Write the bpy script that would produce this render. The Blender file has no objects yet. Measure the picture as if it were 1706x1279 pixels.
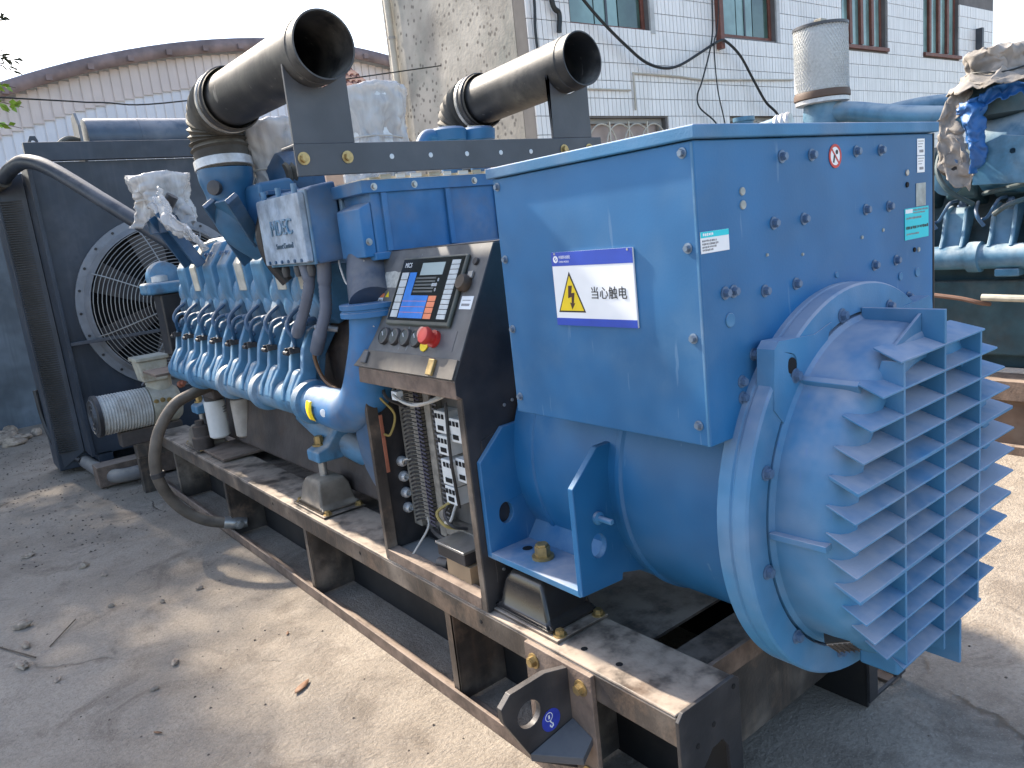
import bpy, bmesh, math, random
from math import pi, sin, cos, radians, sqrt
from mathutils import Vector, Matrix
from mathutils.geometry import tessellate_polygon
random.seed(7)
scene = bpy.context.scene
C = scene.collection

# ------------------------------------------------------------------ camera
cam_d = bpy.data.cameras.new('camera'); cam = bpy.data.objects.new('camera', cam_d); C.objects.link(cam)
yaw, pitch, roll = radians(37.203), radians(11.411), radians(-6.368)
fw = Vector((sin(yaw)*cos(pitch), cos(yaw)*cos(pitch), -sin(pitch)))
r0 = Vector((cos(yaw), -sin(yaw), 0)); u0 = r0.cross(fw)
rr = r0*cos(roll)+u0*sin(roll); uu = u0*cos(roll)-r0*sin(roll)
m = Matrix((rr, uu, -fw)).transposed().to_4x4(); m.translation = Vector((-1.3959, -1.0963, 1.7894))
cam.matrix_world = m
cam_d.sensor_width = 36; cam_d.lens = 36*1274.13/1706; cam_d.clip_start = .05; cam_d.clip_end = 2000
scene.camera = cam
# ------------------------------------------------------------------ sky, sun, exposure
LIGHT = Vector((0.12, -1.0, -0.83)).normalized()
world = bpy.data.worlds.new('World'); scene.world = world; world.use_nodes = True
nt = world.node_tree; nt.nodes.clear()
sky = nt.nodes.new('ShaderNodeTexSky'); sky.sky_type = 'NISHITA'; sky.sun_disc = False
sky.sun_elevation = math.asin(-LIGHT.z); sky.sun_rotation = math.atan2(-LIGHT.x, -LIGHT.y)
sky.air_density = 1.0; sky.dust_density = 2.3; sky.ozone_density = 1.0
bg = nt.nodes.new('ShaderNodeBackground'); bg.inputs[1].default_value = 0.15
wo = nt.nodes.new('ShaderNodeOutputWorld')
nt.links.new(sky.outputs[0], bg.inputs[0]); nt.links.new(bg.outputs[0], wo.inputs[0])
sun_d = bpy.data.lights.new('sun', 'SUN'); sun_d.energy = 3.8; sun_d.angle = radians(1.3); sun_d.color = (1, .90, .76)
sun = bpy.data.objects.new('sun', sun_d); C.objects.link(sun)
sun.rotation_euler = LIGHT.to_track_quat('-Z', 'Y').to_euler(); sun.location = (-3, 20, 15)
vs = scene.view_settings; vs.view_transform = 'Standard'; vs.look = 'None'; vs.exposure = 1.52; vs.gamma = 1
scene.cycles.max_bounces = 4; scene.cycles.diffuse_bounces = 2; scene.cycles.glossy_bounces = 2; scene.cycles.transparent_max_bounces = 6

# ------------------------------------------------------------------ materials
MATS = {}
def mat(name, col, rough=.5, metal=0., var=.12, vscale=5, dust=0., dustcol=(.42,.37,.31), dustscale=7,
        grime=0., grimecol=(.05,.035,.025), gscale=4, scratch=0., scratchcol=(.5,.55,.6), bump=0., bscale=60,
        spec=.5, trans=0., alpha=1., streak=0., island=0., emit=0.):
    if name in MATS: return MATS[name]
    m = bpy.data.materials.new(name); m.use_nodes = True; t = m.node_tree; N = t.nodes; L = t.links
    b = N['Principled BSDF']; b.inputs['Roughness'].default_value = rough; b.inputs['Metallic'].default_value = metal
    b.inputs['Specular IOR Level'].default_value = spec
    tc = N.new('ShaderNodeTexCoord')
    def noise(scale, detail=3, rough_=.6, src=None):
        n = N.new('ShaderNodeTexNoise'); n.inputs['Scale'].default_value = scale; n.inputs['Detail'].default_value = detail
        n.inputs['Roughness'].default_value = rough_; L.new(src or tc.outputs['Object'], n.inputs['Vector']); return n.outputs['Fac']
    def ramp(src, a, bb):
        n = N.new('ShaderNodeMapRange'); n.interpolation_type = 'SMOOTHSTEP'; n.inputs[1].default_value = a; n.inputs[2].default_value = bb
        L.new(src, n.inputs[0]); return n.outputs[0]
    def mul(a, bb):
        n = N.new('ShaderNodeMath'); n.operation = 'MULTIPLY'
        for i, x in enumerate((a, bb)):
            if isinstance(x, (int, float)): n.inputs[i].default_value = x
            else: L.new(x, n.inputs[i])
        return n.outputs[0]
    def mix(f, a, bb):
        n = N.new('ShaderNodeMix'); n.data_type = 'RGBA'
        if isinstance(f, (int, float)): n.inputs[0].default_value = f
        else: L.new(f, n.inputs[0])
        for i, x in ((6, a), (7, bb)):
            if isinstance(x, tuple): n.inputs[i].default_value = (*x, 1)
            else: L.new(x, n.inputs[i])
        return n.outputs[2]
    lo = tuple(max(0, c*(1-var)) for c in col); hi = tuple(min(1, c*(1+var)) for c in col)
    c = mix(ramp(noise(vscale), .3, .7), lo, hi)
    rsrc = None
    if island:
        g = N.new('ShaderNodeNewGeometry'); c = mix(mul(ramp(g.outputs['Random Per Island'], 0., 1.), island), c, tuple(x*.55 for x in col))
    if streak:
        mp = N.new('ShaderNodeMapping'); mp.inputs['Scale'].default_value = (1, 1, .06); L.new(tc.outputs['Object'], mp.inputs[0])
        c = mix(mul(ramp(noise(22, 2, .6, mp.outputs[0]), .5, .75), streak), c, grimecol)
    if grime:
        gf = mul(ramp(noise(gscale, 5, .68), .48, .72), grime); c = mix(gf, c, grimecol)
    if scratch:
        mp = N.new('ShaderNodeMapping'); mp.inputs['Scale'].default_value = (1, 1, .12); mp.inputs['Rotation'].default_value = (.3, .2, .1); L.new(tc.outputs['Object'], mp.inputs[0])
        c = mix(mul(ramp(noise(38, 3, .5, mp.outputs[0]), .68, .74), scratch), c, scratchcol)
    if dust:
        g = N.new('ShaderNodeNewGeometry'); sx = N.new('ShaderNodeSeparateXYZ'); L.new(g.outputs['Normal'], sx.inputs[0])
        up = ramp(sx.outputs[2], .15, .85); a = N.new('ShaderNodeMath'); a.operation = 'ADD'; a.use_clamp = True
        L.new(mul(up, .8), a.inputs[0]); L.new(mul(ramp(noise(2.3, 3, .65), .42, .75), .45), a.inputs[1])
        df = mul(mul(a.outputs[0], ramp(noise(dustscale, 4, .65), .25, .62)), dust); c = mix(df, c, dustcol)
        rm = N.new('ShaderNodeMapRange'); rm.inputs[3].default_value = rough; rm.inputs[4].default_value = max(rough, .85); L.new(df, rm.inputs[0]); L.new(rm.outputs[0], b.inputs['Roughness'])
    L.new(c, b.inputs['Base Color'])
    if emit: L.new(c, b.inputs['Emission Color']); b.inputs['Emission Strength'].default_value = emit
    if bump:
        bn = N.new('ShaderNodeBump'); bn.inputs['Strength'].default_value = bump; bn.inputs['Distance'].default_value = .01
        L.new(noise(bscale, 2, .6), bn.inputs['Height']); L.new(bn.outputs[0], b.inputs['Normal'])
    if trans: b.inputs['Transmission Weight'].default_value = trans; b.inputs['IOR'].default_value = 1.2
    if alpha < 1: b.inputs['Alpha'].default_value = alpha
    MATS[name] = m; return m

BLUE = mat('alternator_blue', (.009,.118,.288), .5, var=.2, vscale=1.8, dust=.6, dustcol=(.17,.27,.36), scratch=.22, scratchcol=(.22,.34,.48), bump=.03, bscale=140)
BLUED = mat('dusty_blue_cast', (.042,.180,.345), .6, var=.16, vscale=4, dust=.85, dustcol=(.44,.43,.47), dustscale=3.5, bump=.08, bscale=160, scratch=.25, scratchcol=(.01,.12,.5))
ENG = mat('engine_blue', (.070,.205,.35), .45, var=.2, vscale=9, dust=.75, dustcol=(.52,.47,.40), grime=.55, grimecol=(.055,.045,.045), gscale=6, bump=.08, bscale=90)
ENGB = mat('engine_bright_blue', (.022,.135,.31), .52, var=.2, vscale=4, dust=.5, dustcol=(.45,.45,.45), grime=.3, grimecol=(.09,.045,.03), gscale=3.5, bump=.05)
ENGD = mat('engine_dark_blue', (.018,.075,.16), .4, var=.2, vscale=6, dust=.5, dustcol=(.35,.35,.35), grime=.3, gscale=5, bump=.05)
BLOCK = mat('grimy_block', (.055,.045,.042), .6, var=.3, vscale=6, dust=.55, dustcol=(.22,.15,.10), grime=.8, grimecol=(.05,.03,.022), gscale=5, bump=.2, bscale=40)
RAIL = mat('worn_black_steel', (.045,.037,.032), .42, var=.3, vscale=7, dust=1., dustcol=(.46,.37,.29), dustscale=9, grime=.85, grimecol=(.17,.115,.08), gscale=6, streak=.3, bump=.12, bscale=70)
RUST = mat('rusty_edge_steel', (.15,.105,.08), .7, var=.35, vscale=12, dust=.8, dustcol=(.36,.28,.22), grime=.6, grimecol=(.05,.035,.03), gscale=14, bump=.2, bscale=80)
BLACK = mat('black_steel', (.022,.022,.025), .4, var=.25, vscale=6, dust=.5, dustcol=(.22,.19,.17), dustscale=5, grime=.2, grimecol=(.1,.08,.07), bump=.05)
DARK = mat('dark_void', (.006,.006,.007), .9, var=.1)  # near-black; mostly stands in for shade inside holes and openings
GREYB = mat('grey_bracket_steel', (.055,.06,.07), .42, var=.15, vscale=4, dust=.35, dustcol=(.25,.24,.23), bump=.04)
PIPE = mat('sooty_pipe_steel', (.020,.021,.024), .5, var=.3, vscale=5, dust=.75, dustcol=(.34,.32,.28), dustscale=12, scratch=.4, scratchcol=(.33,.32,.29), bump=.06, bscale=90, metal=.1)
RUB = mat('old_rubber', (.055,.05,.042), .75, var=.25, vscale=10, dust=.7, dustcol=(.33,.29,.22), bump=.25, bscale=30)
HOSE = mat('dusty_hose_rubber', (.10,.08,.062), .7, var=.25, vscale=10, dust=.8, dustcol=(.36,.29,.22), bump=.2, bscale=60)
STEEL = mat('galvanised_steel', (.45,.44,.42), .38, metal=.7, var=.2, vscale=20, grime=.4, grimecol=(.12,.10,.08), gscale=20)
ALU = mat('dull_aluminium', (.55,.56,.57), .42, metal=.4, var=.15, vscale=25, dust=.5, dustcol=(.6,.56,.5), bump=.1, bscale=120)
ECU = mat('scuffed_grey_blue_casting', (.30,.37,.45), .5, var=.3, vscale=14, dust=.3, scratch=.6, scratchcol=(.62,.64,.66), grime=.25, grimecol=(.06,.16,.35), gscale=9, bump=.12, bscale=70)
BRASS = mat('brass_bolt', (.42,.30,.13), .4, metal=.6, var=.2, vscale=40)
mat('steel_painted', (.16,.22,.30), .4, metal=.4, var=.25, vscale=40, dust=.3)
BOLT = mat('painted_bolt', (.10,.17,.28), .4, metal=.2, var=.25, vscale=30, dust=.5, dustcol=(.3,.3,.32))
RADB = mat('radiator_slate', (.021,.030,.046), .45, var=.2, vscale=3, dust=.5, dustcol=(.20,.20,.21), bump=.04, streak=.15, grimecol=(.09,.09,.1))
RINGG = mat('fan_ring_grey', (.20,.21,.23), .5, var=.12, vscale=6, dust=.4, grime=.2, gscale=8)
WIRE = mat('guard_wire', (.30,.30,.29), .4, metal=.3, var=.1)
WHITE = mat('white_paint', (.72,.72,.70), .5, var=.06, vscale=8, grime=.15, grimecol=(.4,.36,.3), gscale=6)
CREAM = mat('dirty_cream_plastic', (.47,.44,.35), .6, var=.2, vscale=9, dust=.5, grime=.7, grimecol=(.24,.15,.07), gscale=7, bump=.05)
PAPER = mat('pleated_filter_paper', (.50,.49,.46), .85, var=.12, vscale=12, dust=.4, grime=.5, grimecol=(.25,.18,.12), gscale=5)
RED = mat('red_plastic', (.50,.03,.025), .45, var=.15); PINK = mat('faded_red_cap', (.62,.30,.25), .5, var=.1)
YEL = mat('sign_yellow', (.80,.58,.01), .45, var=.06, vscale=8); SBLUE = mat('sign_blue', (.012,.06,.42), .35, var=.1, vscale=6)
INK = mat('ink_black', (.012,.012,.013), .5, var=.05); SWHITE = mat('sign_white', (.78,.80,.82), .3, var=.04, vscale=6)
CYAN = mat('cyan_sticker', (.0,.55,.62), .45, var=.06); BEIGE = mat('worn_sticker', (.33,.36,.34), .6, var=.2, vscale=30)
INKG = mat('faded_ink', (.25,.25,.26), .6, var=.2, vscale=60); ORNG = mat('orange_key', (.75,.22,.10), .45, var=.08)
KEYB = mat('display_blue', (.03,.20,.62), .35, var=.12, vscale=20); LCD = mat('lcd_glass', (.40,.47,.46), .15, var=.06); GLOSS = mat('black_gloss', (.02,.022,.024), .18, var=.1)
GREEN = mat('olive_bezel', (.05,.06,.05), .5, var=.15, dust=.4)
HOOKB = mat('hook_sticker_blue', (.03,.05,.38), .45, var=.15, vscale=20)
TERM = mat('terminal_grey', (.22,.20,.17), .6, var=.25, vscale=30, grime=.4, gscale=12, grimecol=(.1,.07,.05)); COPPER = mat('copper_bar', (.35,.12,.07), .5, var=.2, vscale=20)
WIREY = mat('yellow_wire', (.35,.26,.08), .6, var=.2); WIREW = mat('pale_wire', (.50,.47,.42), .6, var=.15)
CARDB = mat('cardboard', (.36,.25,.15), .8, var=.15)
CABLE = mat('cable_black', (.015,.018,.018), .5, var=.1)
STONE = mat('stone_grit', (.38,.30,.23), .9, var=.35, vscale=18, bump=.4, bscale=40)
LEAF = mat('fresh_leaf', (.10,.17,.025), .5, var=.45, vscale=2.5, trans=.0); BARK = mat('bark', (.10,.075,.055), .9, var=.35, vscale=9, bump=.6, bscale=25)
DLEAF = mat('dry_leaf', (.20,.10,.05), .7, var=.3, vscale=20)
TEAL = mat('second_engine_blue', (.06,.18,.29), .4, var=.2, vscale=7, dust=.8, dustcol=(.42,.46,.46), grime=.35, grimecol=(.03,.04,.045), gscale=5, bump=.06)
TEALD = mat('second_engine_dark_green', (.024,.068,.088), .6, var=.3, vscale=5, dust=.4, grime=.4, gscale=4, bump=.1)  # darker green for the second engine's crankcase, casing and heads
TARPB = mat('blue_tarp', (.015,.10,.30), .5, var=.2, vscale=8, bump=.1, bscale=50); TARPG = mat('grey_canvas', (.26,.235,.21), .8, var=.3, vscale=7, grime=.3, grimecol=(.12,.11,.1), gscale=6, bump=.4, bscale=22)
MESHW = mat('perforated_white_steel', (.55,.56,.55), .45, var=.1, vscale=60, metal=.2, grime=.25, gscale=6, grimecol=(.3,.28,.25))
TANK = mat('header_tank_grey', (.06,.085,.12), .4, var=.2, vscale=4, dust=.6, dustcol=(.4,.38,.38), bump=.05)
WOODR = mat('red_brown_frame', (.17,.06,.04), .55, var=.2, vscale=8); CONC = mat('old_render', (.35,.33,.30), .9, var=.15, vscale=2, bump=.2, bscale=20)
PVC = mat('pvc_drainpipe', (.52,.47,.38), .5, var=.1, vscale=3)
ROOFT = mat('clay_roof_tile', (.24,.12,.10), .8, var=.35, vscale=6, bump=.3, bscale=30, island=.6)
PURL = mat('rust_brown_fascia', (.19,.145,.14), .7, var=.25, vscale=2)
SHEET = mat('pale_sheet_metal', (.58,.62,.68), .6, var=.07, vscale=.8, streak=.12, grimecol=(.45,.40,.38)); SHEETW = mat('warm_sheet_metal', (.56,.51,.49), .6, var=.08, vscale=.8, streak=.15, grimecol=(.42,.34,.3))
CURT = mat('green_curtain_glass', (.20,.31,.28), .12, var=.3, vscale=1.3, spec=.8); GLASSD = mat('dark_green_glass', (.05,.09,.07), .1, var=.3, vscale=2, spec=.8)
PINKW = mat('pink_plaster', (.48,.38,.33), .85, var=.1, vscale=2)

def plastic_film():
    m = bpy.data.materials.new('clear_plastic_film'); m.use_nodes = True; t = m.node_tree; N = t.nodes; L = t.links
    b = N['Principled BSDF']; b.inputs['Base Color'].default_value = (.62,.61,.60,1); b.inputs['Roughness'].default_value = .25
    tc = N.new('ShaderNodeTexCoord'); mp = N.new('ShaderNodeMapping'); mp.inputs['Scale'].default_value = (1,1,.3); L.new(tc.outputs['Object'], mp.inputs[0])
    n = N.new('ShaderNodeTexNoise'); n.inputs['Scale'].default_value = 11; n.inputs['Detail'].default_value = 3; n.inputs['Distortion'].default_value = .8
    L.new(mp.outputs[0], n.inputs[0]); r = N.new('ShaderNodeMapRange'); r.inputs[1].default_value = .3; r.inputs[2].default_value = .7; r.inputs[3].default_value = .34; r.inputs[4].default_value = .80
    L.new(n.outputs[0], r.inputs[0]); L.new(r.outputs[0], b.inputs['Alpha']); return m
FILM = plastic_film()

# ------------------------------------------------------------------ mesh helpers
class M:
    def __init__(s): s.v = []; s.f = []
    def add(s, v, f):
        o = len(s.v); s.v += [tuple(p) for p in v]; s.f += [tuple(i+o for i in q) for q in f]; return s
    def box(s, x0, x1, y0, y1, z0, z1):
        return s.add([(x0,y0,z0),(x1,y0,z0),(x1,y1,z0),(x0,y1,z0),(x0,y0,z1),(x1,y0,z1),(x1,y1,z1),(x0,y1,z1)],
                     [(0,3,2,1),(4,5,6,7),(0,1,5,4),(1,2,6,5),(2,3,7,6),(3,0,4,7)])
    def obox(s, o, u, v, w, a, b, c):            # box in a local frame: o + a*u + b*v + c*w with ranges
        P = [Vector(o)+Vector(u)*i+Vector(v)*j+Vector(w)*k for k in c for j in b for i in a]
        return s.add(P, [(0,2,3,1),(4,5,7,6),(0,1,5,4),(1,3,7,5),(3,2,6,7),(2,0,4,6)])
    def prism(s, poly, ax, a, b, holes=()):
        def p3(p, t): return (t,p[0],p[1]) if ax == 'x' else (p[0],t,p[1]) if ax == 'y' else (p[0],p[1],t)
        loops = [list(poly)]+[list(h) for h in holes]; flat = [p for l in loops for p in l]; n = len(flat)
        V = [p3(p, a) for p in flat]+[p3(p, b) for p in flat]; F = []
        if holes:
            for t in tessellate_polygon([[Vector((p[0],p[1],0)) for p in l] for l in loops]): F += [tuple(t), tuple(i+n for i in reversed(t))]
        else: F += [tuple(range(n)), tuple(range(2*n-1, n-1, -1))]
        o = 0
        for l in loops:
            k = len(l)
            for i in range(k): j = (i+1) % k; F.append((o+i, o+j, o+j+n, o+i+n))
            o += k
        return s.add(V, F)
    def tube(s, pts, r, n=12, caps=True):
        pts = [Vector(p) for p in pts]; k = len(pts); R = r if isinstance(r, (list, tuple)) else [r]*k
        T = [(pts[min(i+1,k-1)]-pts[max(i-1,0)]).normalized() for i in range(k)]
        ref = Vector((0,0,1)) if abs(T[0].z) < .9 else Vector((1,0,0)); x = T[0].cross(ref).normalized(); V = []
        for i in range(k):
            x = (x-T[i]*x.dot(T[i])).normalized(); y = T[i].cross(x)
            V += [pts[i]+(x*cos(2*pi*j/n)+y*sin(2*pi*j/n))*R[i] for j in range(n)]
        F = [(i*n+j, i*n+(j+1)%n, (i+1)*n+(j+1)%n, (i+1)*n+j) for i in range(k-1) for j in range(n)]
        if caps: F += [tuple(range(n-1,-1,-1)), tuple(range((k-1)*n, k*n))]
        return s.add(V, F)
    def lathe(s, prof, o, ax=(0,1,0), n=48, closed=False, a0=0, a1=2*pi):
        ax = Vector(ax).normalized(); ref = Vector((0,0,1)) if abs(ax.z) < .9 else Vector((1,0,0))
        x = ax.cross(ref).normalized(); y = ax.cross(x); o = Vector(o); k = len(prof); full = abs(a1-a0-2*pi) < 1e-6; nn = n if full else n+1
        V = [o+ax*h+(x*cos(a0+(a1-a0)*j/n)+y*sin(a0+(a1-a0)*j/n))*max(r, 1e-4) for r, h in prof for j in range(nn)]
        F = [(i*nn+j, i*nn+(j+1)%nn, (i+1)*nn+(j+1)%nn, (i+1)*nn+j) for i in range(k-1) for j in range(n)]
        if closed: F += [((k-1)*nn+j, (k-1)*nn+(j+1)%nn, (j+1)%nn, j) for j in range(n)]
        else:
            if full: F += [tuple(range(nn-1,-1,-1)), tuple(range((k-1)*nn, k*nn))]
        return s.add(V, F)
    def beam(s, p, q, w, h, up=(0,0,1)):
        p, q = Vector(p), Vector(q); d = q-p; l = d.length; d.normalize(); x = d.cross(Vector(up)).normalized(); y = x.cross(d)
        return s.obox(p, d, x, y, (0,l), (-w/2,w/2), (-h/2,h/2))
    def sphere(s, c, r, nu=12, nv=8, jit=0):
        V = []; c = Vector(c); r = (r,r,r) if isinstance(r,(int,float)) else r
        for i in range(nv+1):
            th = pi*i/nv
            for j in range(nu):
                ph = 2*pi*j/nu; k = 1+random.uniform(-jit,jit)
                V.append(c+Vector((r[0]*sin(th)*cos(ph), r[1]*sin(th)*sin(ph), r[2]*cos(th)))*k)
        return s.add(V, [(i*nu+j,(i+1)*nu+j,(i+1)*nu+(j+1)%nu,i*nu+(j+1)%nu) for i in range(nv) for j in range(nu)])
    def grid(s, fn, nu, nv, wrap=False):
        V = [fn(i/(nu if wrap else nu-1), j/(nv-1)) for j in range(nv) for i in range(nu)]
        F = [(j*nu+i, j*nu+(i+1)%nu, (j+1)*nu+(i+1)%nu, (j+1)*nu+i) for j in range(nv-1) for i in range(nu if wrap else nu-1)]
        return s.add(V, F)
    def mesh(s, name, mt, smooth=35):
        me = bpy.data.meshes.new(name); me.from_pydata(s.v, [], s.f); bm = bmesh.new(); bm.from_mesh(me)
        bmesh.ops.remove_doubles(bm, verts=bm.verts, dist=1e-6); bmesh.ops.recalc_face_normals(bm, faces=bm.faces); bm.to_mesh(me); bm.free()
        me.materials.append(mt)
        if smooth:
            me.polygons.foreach_set('use_smooth', [True]*len(me.polygons)); me.set_sharp_from_angle(angle=radians(smooth))
        return me
def wloc(o):
    return o.matrix_basis.copy() if o.parent is None else wloc(o.parent) @ o.matrix_parent_inverse @ o.matrix_basis
def attach(o, parent):
    if parent is not None: o.parent = parent; o.matrix_parent_inverse = wloc(parent).inverted()
def part(name, mb, mt, parent=None, bevel=0, smooth=35, label=None, seg=2, solid=0, sub=0):
    o = bpy.data.objects.new(name, mb.mesh(name, mt, smooth) if isinstance(mb, M) else mb); C.objects.link(o); attach(o, parent)
    if solid: md = o.modifiers.new('solid', 'SOLIDIFY'); md.thickness = solid; md.offset = 0
    if sub: md = o.modifiers.new('sub', 'SUBSURF'); md.levels = sub; md.render_levels = sub
    if bevel: md = o.modifiers.new('bevel', 'BEVEL'); md.width = bevel; md.segments = seg; md.limit_method = 'ANGLE'; md.angle_limit = radians(35); md.harden_normals = True
    if label: o['label'] = label
    return o
def thing(name, label, cat, loc=(0,0,0), group=None):
    o = bpy.data.objects.new(name, None); C.objects.link(o); o.location = loc; o.empty_display_size = .1; return tag(o, label, cat, group)
def tag(o, label, cat, group=None, kind=None):
    if label: o['label'] = label
    if cat: o['category'] = cat
    if group: o['group'] = group
    if kind: o['kind'] = kind
    return o
def struct(name, mb, mt, smooth=35, **k): return tag(part(name, mb, mt, None, 0, smooth, **k), None, None, None, 'structure')
SH = {}
def put(name, key, maker, parent, loc, nrm=(0,0,1), spin=0, scale=1):   # a small piece with shared mesh data, its local +Z along nrm
    if key not in SH: SH[key] = maker()
    o = bpy.data.objects.new(name, SH[key]); C.objects.link(o)
    q = Vector((0,0,1)).rotation_difference(Vector(nrm).normalized()); o.rotation_mode = 'QUATERNION'; o.rotation_quaternion = q @ Matrix.Rotation(spin,3,'Z').to_quaternion()
    o.location = loc; o.scale = (scale,)*3; attach(o, parent); return o
def hexmesh(r, h, mt, washer=1.45):
    b = M(); b.lathe([(r*washer,0),(r*washer,h*.18),(r*1.05,h*.2)], (0,0,0), (0,0,1), 14)
    hx = [(r*cos(pi/3*i), r*sin(pi/3*i)) for i in range(6)]; b.prism(hx, 'z', h*.19, h*.85); b.prism([(x*.82,y*.82) for x,y in hx], 'z', h*.85, h); return b.mesh('bolt', mt, 30)
def bolt(parent, loc, nrm, r=.011, h=.014, mt=BOLT, name='bolt'):
    return put(name, ('bolt',r,h,mt.name), lambda: hexmesh(r,h,mt), parent, loc, nrm, random.uniform(0,1))
def disc(parent, name, loc, nrm, r, mt, h=.003, n=20):
    return put(name, (name,r,h,mt.name), lambda: M().lathe([(r,0),(r,h*.7),(r*.9,h)], (0,0,0), (0,0,1), n).mesh(name, mt), parent, loc, nrm)
def circ(cx, cy, r, n=20, ry=None): return [(cx+r*cos(2*pi*i/n), cy+(ry or r)*sin(2*pi*i/n)) for i in range(n)]
def spline(pts, n=8):
    P = [Vector(p) for p in pts]; P = [P[0]*2-P[1]]+P+[P[-1]*2-P[-2]]; out = []
    for i in range(1, len(P)-2):
        for k in range(n):
            t = k/n; a,b,c,d = P[i-1:i+3]
            out.append(.5*((2*b)+(c-a)*t+(2*a-5*b+4*c-d)*t*t+(3*b-a-3*c+d)*t**3))
    return out+[P[-2]]
def text_mesh(s, size, depth=.0015, align='CENTER', sx=1.0, space=1.0):
    cu = bpy.data.curves.new('txt','FONT'); cu.body = s; cu.size = size; cu.extrude = depth/2; cu.align_x = align; cu.align_y = 'CENTER'; cu.space_character = space
    o = bpy.data.objects.new('txt', cu); C.objects.link(o); dg = bpy.context.evaluated_depsgraph_get(); me = bpy.data.meshes.new_from_object(o.evaluated_get(dg))
    bpy.data.objects.remove(o); bpy.data.curves.remove(cu)
    for v in me.vertices: v.co.x *= sx
    return me
def text(parent, s, size, o, u, v, mt, name='lettering', depth=.0015, align='CENTER', sx=1., space=1., bold=0):
    me = text_mesh(s, size, depth, align, sx, space); o, u, v = Vector(o), Vector(u).normalized(), Vector(v).normalized(); w = u.cross(v)
    me.transform(Matrix((u,v,w)).transposed().to_4x4()); me.transform(Matrix.Translation(o)); me.materials.clear(); me.materials.append(mt)
    return part(name, me, mt, parent)
NY, NX = Vector((0,-1,0)), Vector((-1,0,0)); UX, UY, UZ = Vector((1,0,0)), Vector((0,1,0)), Vector((0,0,1))
def plate(o, u, v, w=None):           # local-frame helper: returns f(a,b,c)->world
    o, u, v = Vector(o), Vector(u).normalized(), Vector(v).normalized(); w = w or u.cross(v)
    return lambda a, b, c=0: o+u*a+v*b+w*c
def ppoly(fr, poly, c0, c1):          # extruded polygon in a local frame
    n = len(poly); V = [fr(a,b,c0) for a,b in poly]+[fr(a,b,c1) for a,b in poly]
    return M().add(V, [tuple(range(n-1,-1,-1)), tuple(range(n,2*n))]+[(i,(i+1)%n,(i+1)%n+n,i+n) for i in range(n)])

# ================================================================== SETTING
def ground_material():
    m = bpy.data.materials.new('yard_concrete'); m.use_nodes = True; t = m.node_tree; N = t.nodes; L = t.links; b = N['Principled BSDF']; b.inputs['Roughness'].default_value = .92; b.inputs['Specular IOR Level'].default_value = .25
    tc = N.new('ShaderNodeTexCoord')
    def noise(s, d=8, r=.65, dist=0):
        n = N.new('ShaderNodeTexNoise'); n.inputs['Scale'].default_value = s; n.inputs['Detail'].default_value = d; n.inputs['Roughness'].default_value = r; n.inputs['Distortion'].default_value = dist; L.new(tc.outputs['Object'], n.inputs[0]); return n.outputs[0]
    def ramp(src, a, bb, c=0, d=1):
        n = N.new('ShaderNodeMapRange'); n.inputs[1].default_value = a; n.inputs[2].default_value = bb; n.inputs[3].default_value = c; n.inputs[4].default_value = d; n.interpolation_type = 'SMOOTHSTEP'; L.new(src, n.inputs[0]); return n.outputs[0]
    def mix(f, a, bb):
        n = N.new('ShaderNodeMix'); n.data_type = 'RGBA'; L.new(f, n.inputs[0])
        for i, x in ((6,a),(7,bb)):
            if isinstance(x, tuple): n.inputs[i].default_value = (*x,1)
            else: L.new(x, n.inputs[i])
        return n.outputs[2]
    c = mix(ramp(noise(.9,9,.7), .3, .7), (.29,.243,.193), (.425,.363,.295))
    c = mix(ramp(noise(2.6,9,.75,.8), .48, .66, 0, .75), c, (.185,.15,.118))
    c = mix(ramp(noise(1.7,6,.6,1.5), .60, .74, 0, .5), c, (.46,.395,.32))
    c = mix(ramp(noise(50,5,.75), .42, .66, 0, .45), c, (.18,.155,.128))
    c = mix(ramp(noise(130,3,.7), .56, .70, 0, .55), c, (.52,.48,.42))
    v = N.new('ShaderNodeTexVoronoi'); v.feature = 'DISTANCE_TO_EDGE'; v.inputs['Scale'].default_value = .42; v.inputs['Randomness'].default_value = 1
    ad = N.new('ShaderNodeVectorMath'); ad.operation = 'ADD'; nn = N.new('ShaderNodeTexNoise'); nn.inputs['Scale'].default_value = 2.2; nn.inputs['Detail'].default_value = 6; L.new(tc.outputs['Object'], nn.inputs[0])
    sc = N.new('ShaderNodeVectorMath'); sc.operation = 'SCALE'; sc.inputs['Scale'].default_value = .5; L.new(nn.outputs['Color'], sc.inputs[0]); L.new(tc.outputs['Object'], ad.inputs[0]); L.new(sc.outputs[0], ad.inputs[1]); L.new(ad.outputs[0], v.inputs['Vector'])
    crack = ramp(v.outputs['Distance'], .0, .006, 1, 0)
    mm = N.new('ShaderNodeMath'); mm.operation = 'MULTIPLY'; L.new(crack, mm.inputs[0]); L.new(ramp(noise(1.3,3), .52, .66), mm.inputs[1])
    c = mix(mm.outputs[0], c, (.16,.13,.10))
    L.new(c, b.inputs['Base Color'])
    h = N.new('ShaderNodeMath'); h.operation = 'ADD'; L.new(noise(60,6,.7), h.inputs[0]); L.new(noise(9,6,.6), h.inputs[1])
    h2 = N.new('ShaderNodeMath'); h2.operation = 'SUBTRACT'; L.new(h.outputs[0], h2.inputs[0]); L.new(mm.outputs[0], h2.inputs[1])
    bn = N.new('ShaderNodeBump'); bn.inputs['Strength'].default_value = .8; bn.inputs['Distance'].default_value = .014; L.new(h2.outputs[0], bn.inputs['Height']); L.new(bn.outputs[0], b.inputs['Normal'])
    return m
struct('ground', M().add([(-300,-100,0),(400,-100,0),(400,500,0),(-300,500,0)], [(0,1,2,3)]), ground_material(), 0)

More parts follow.
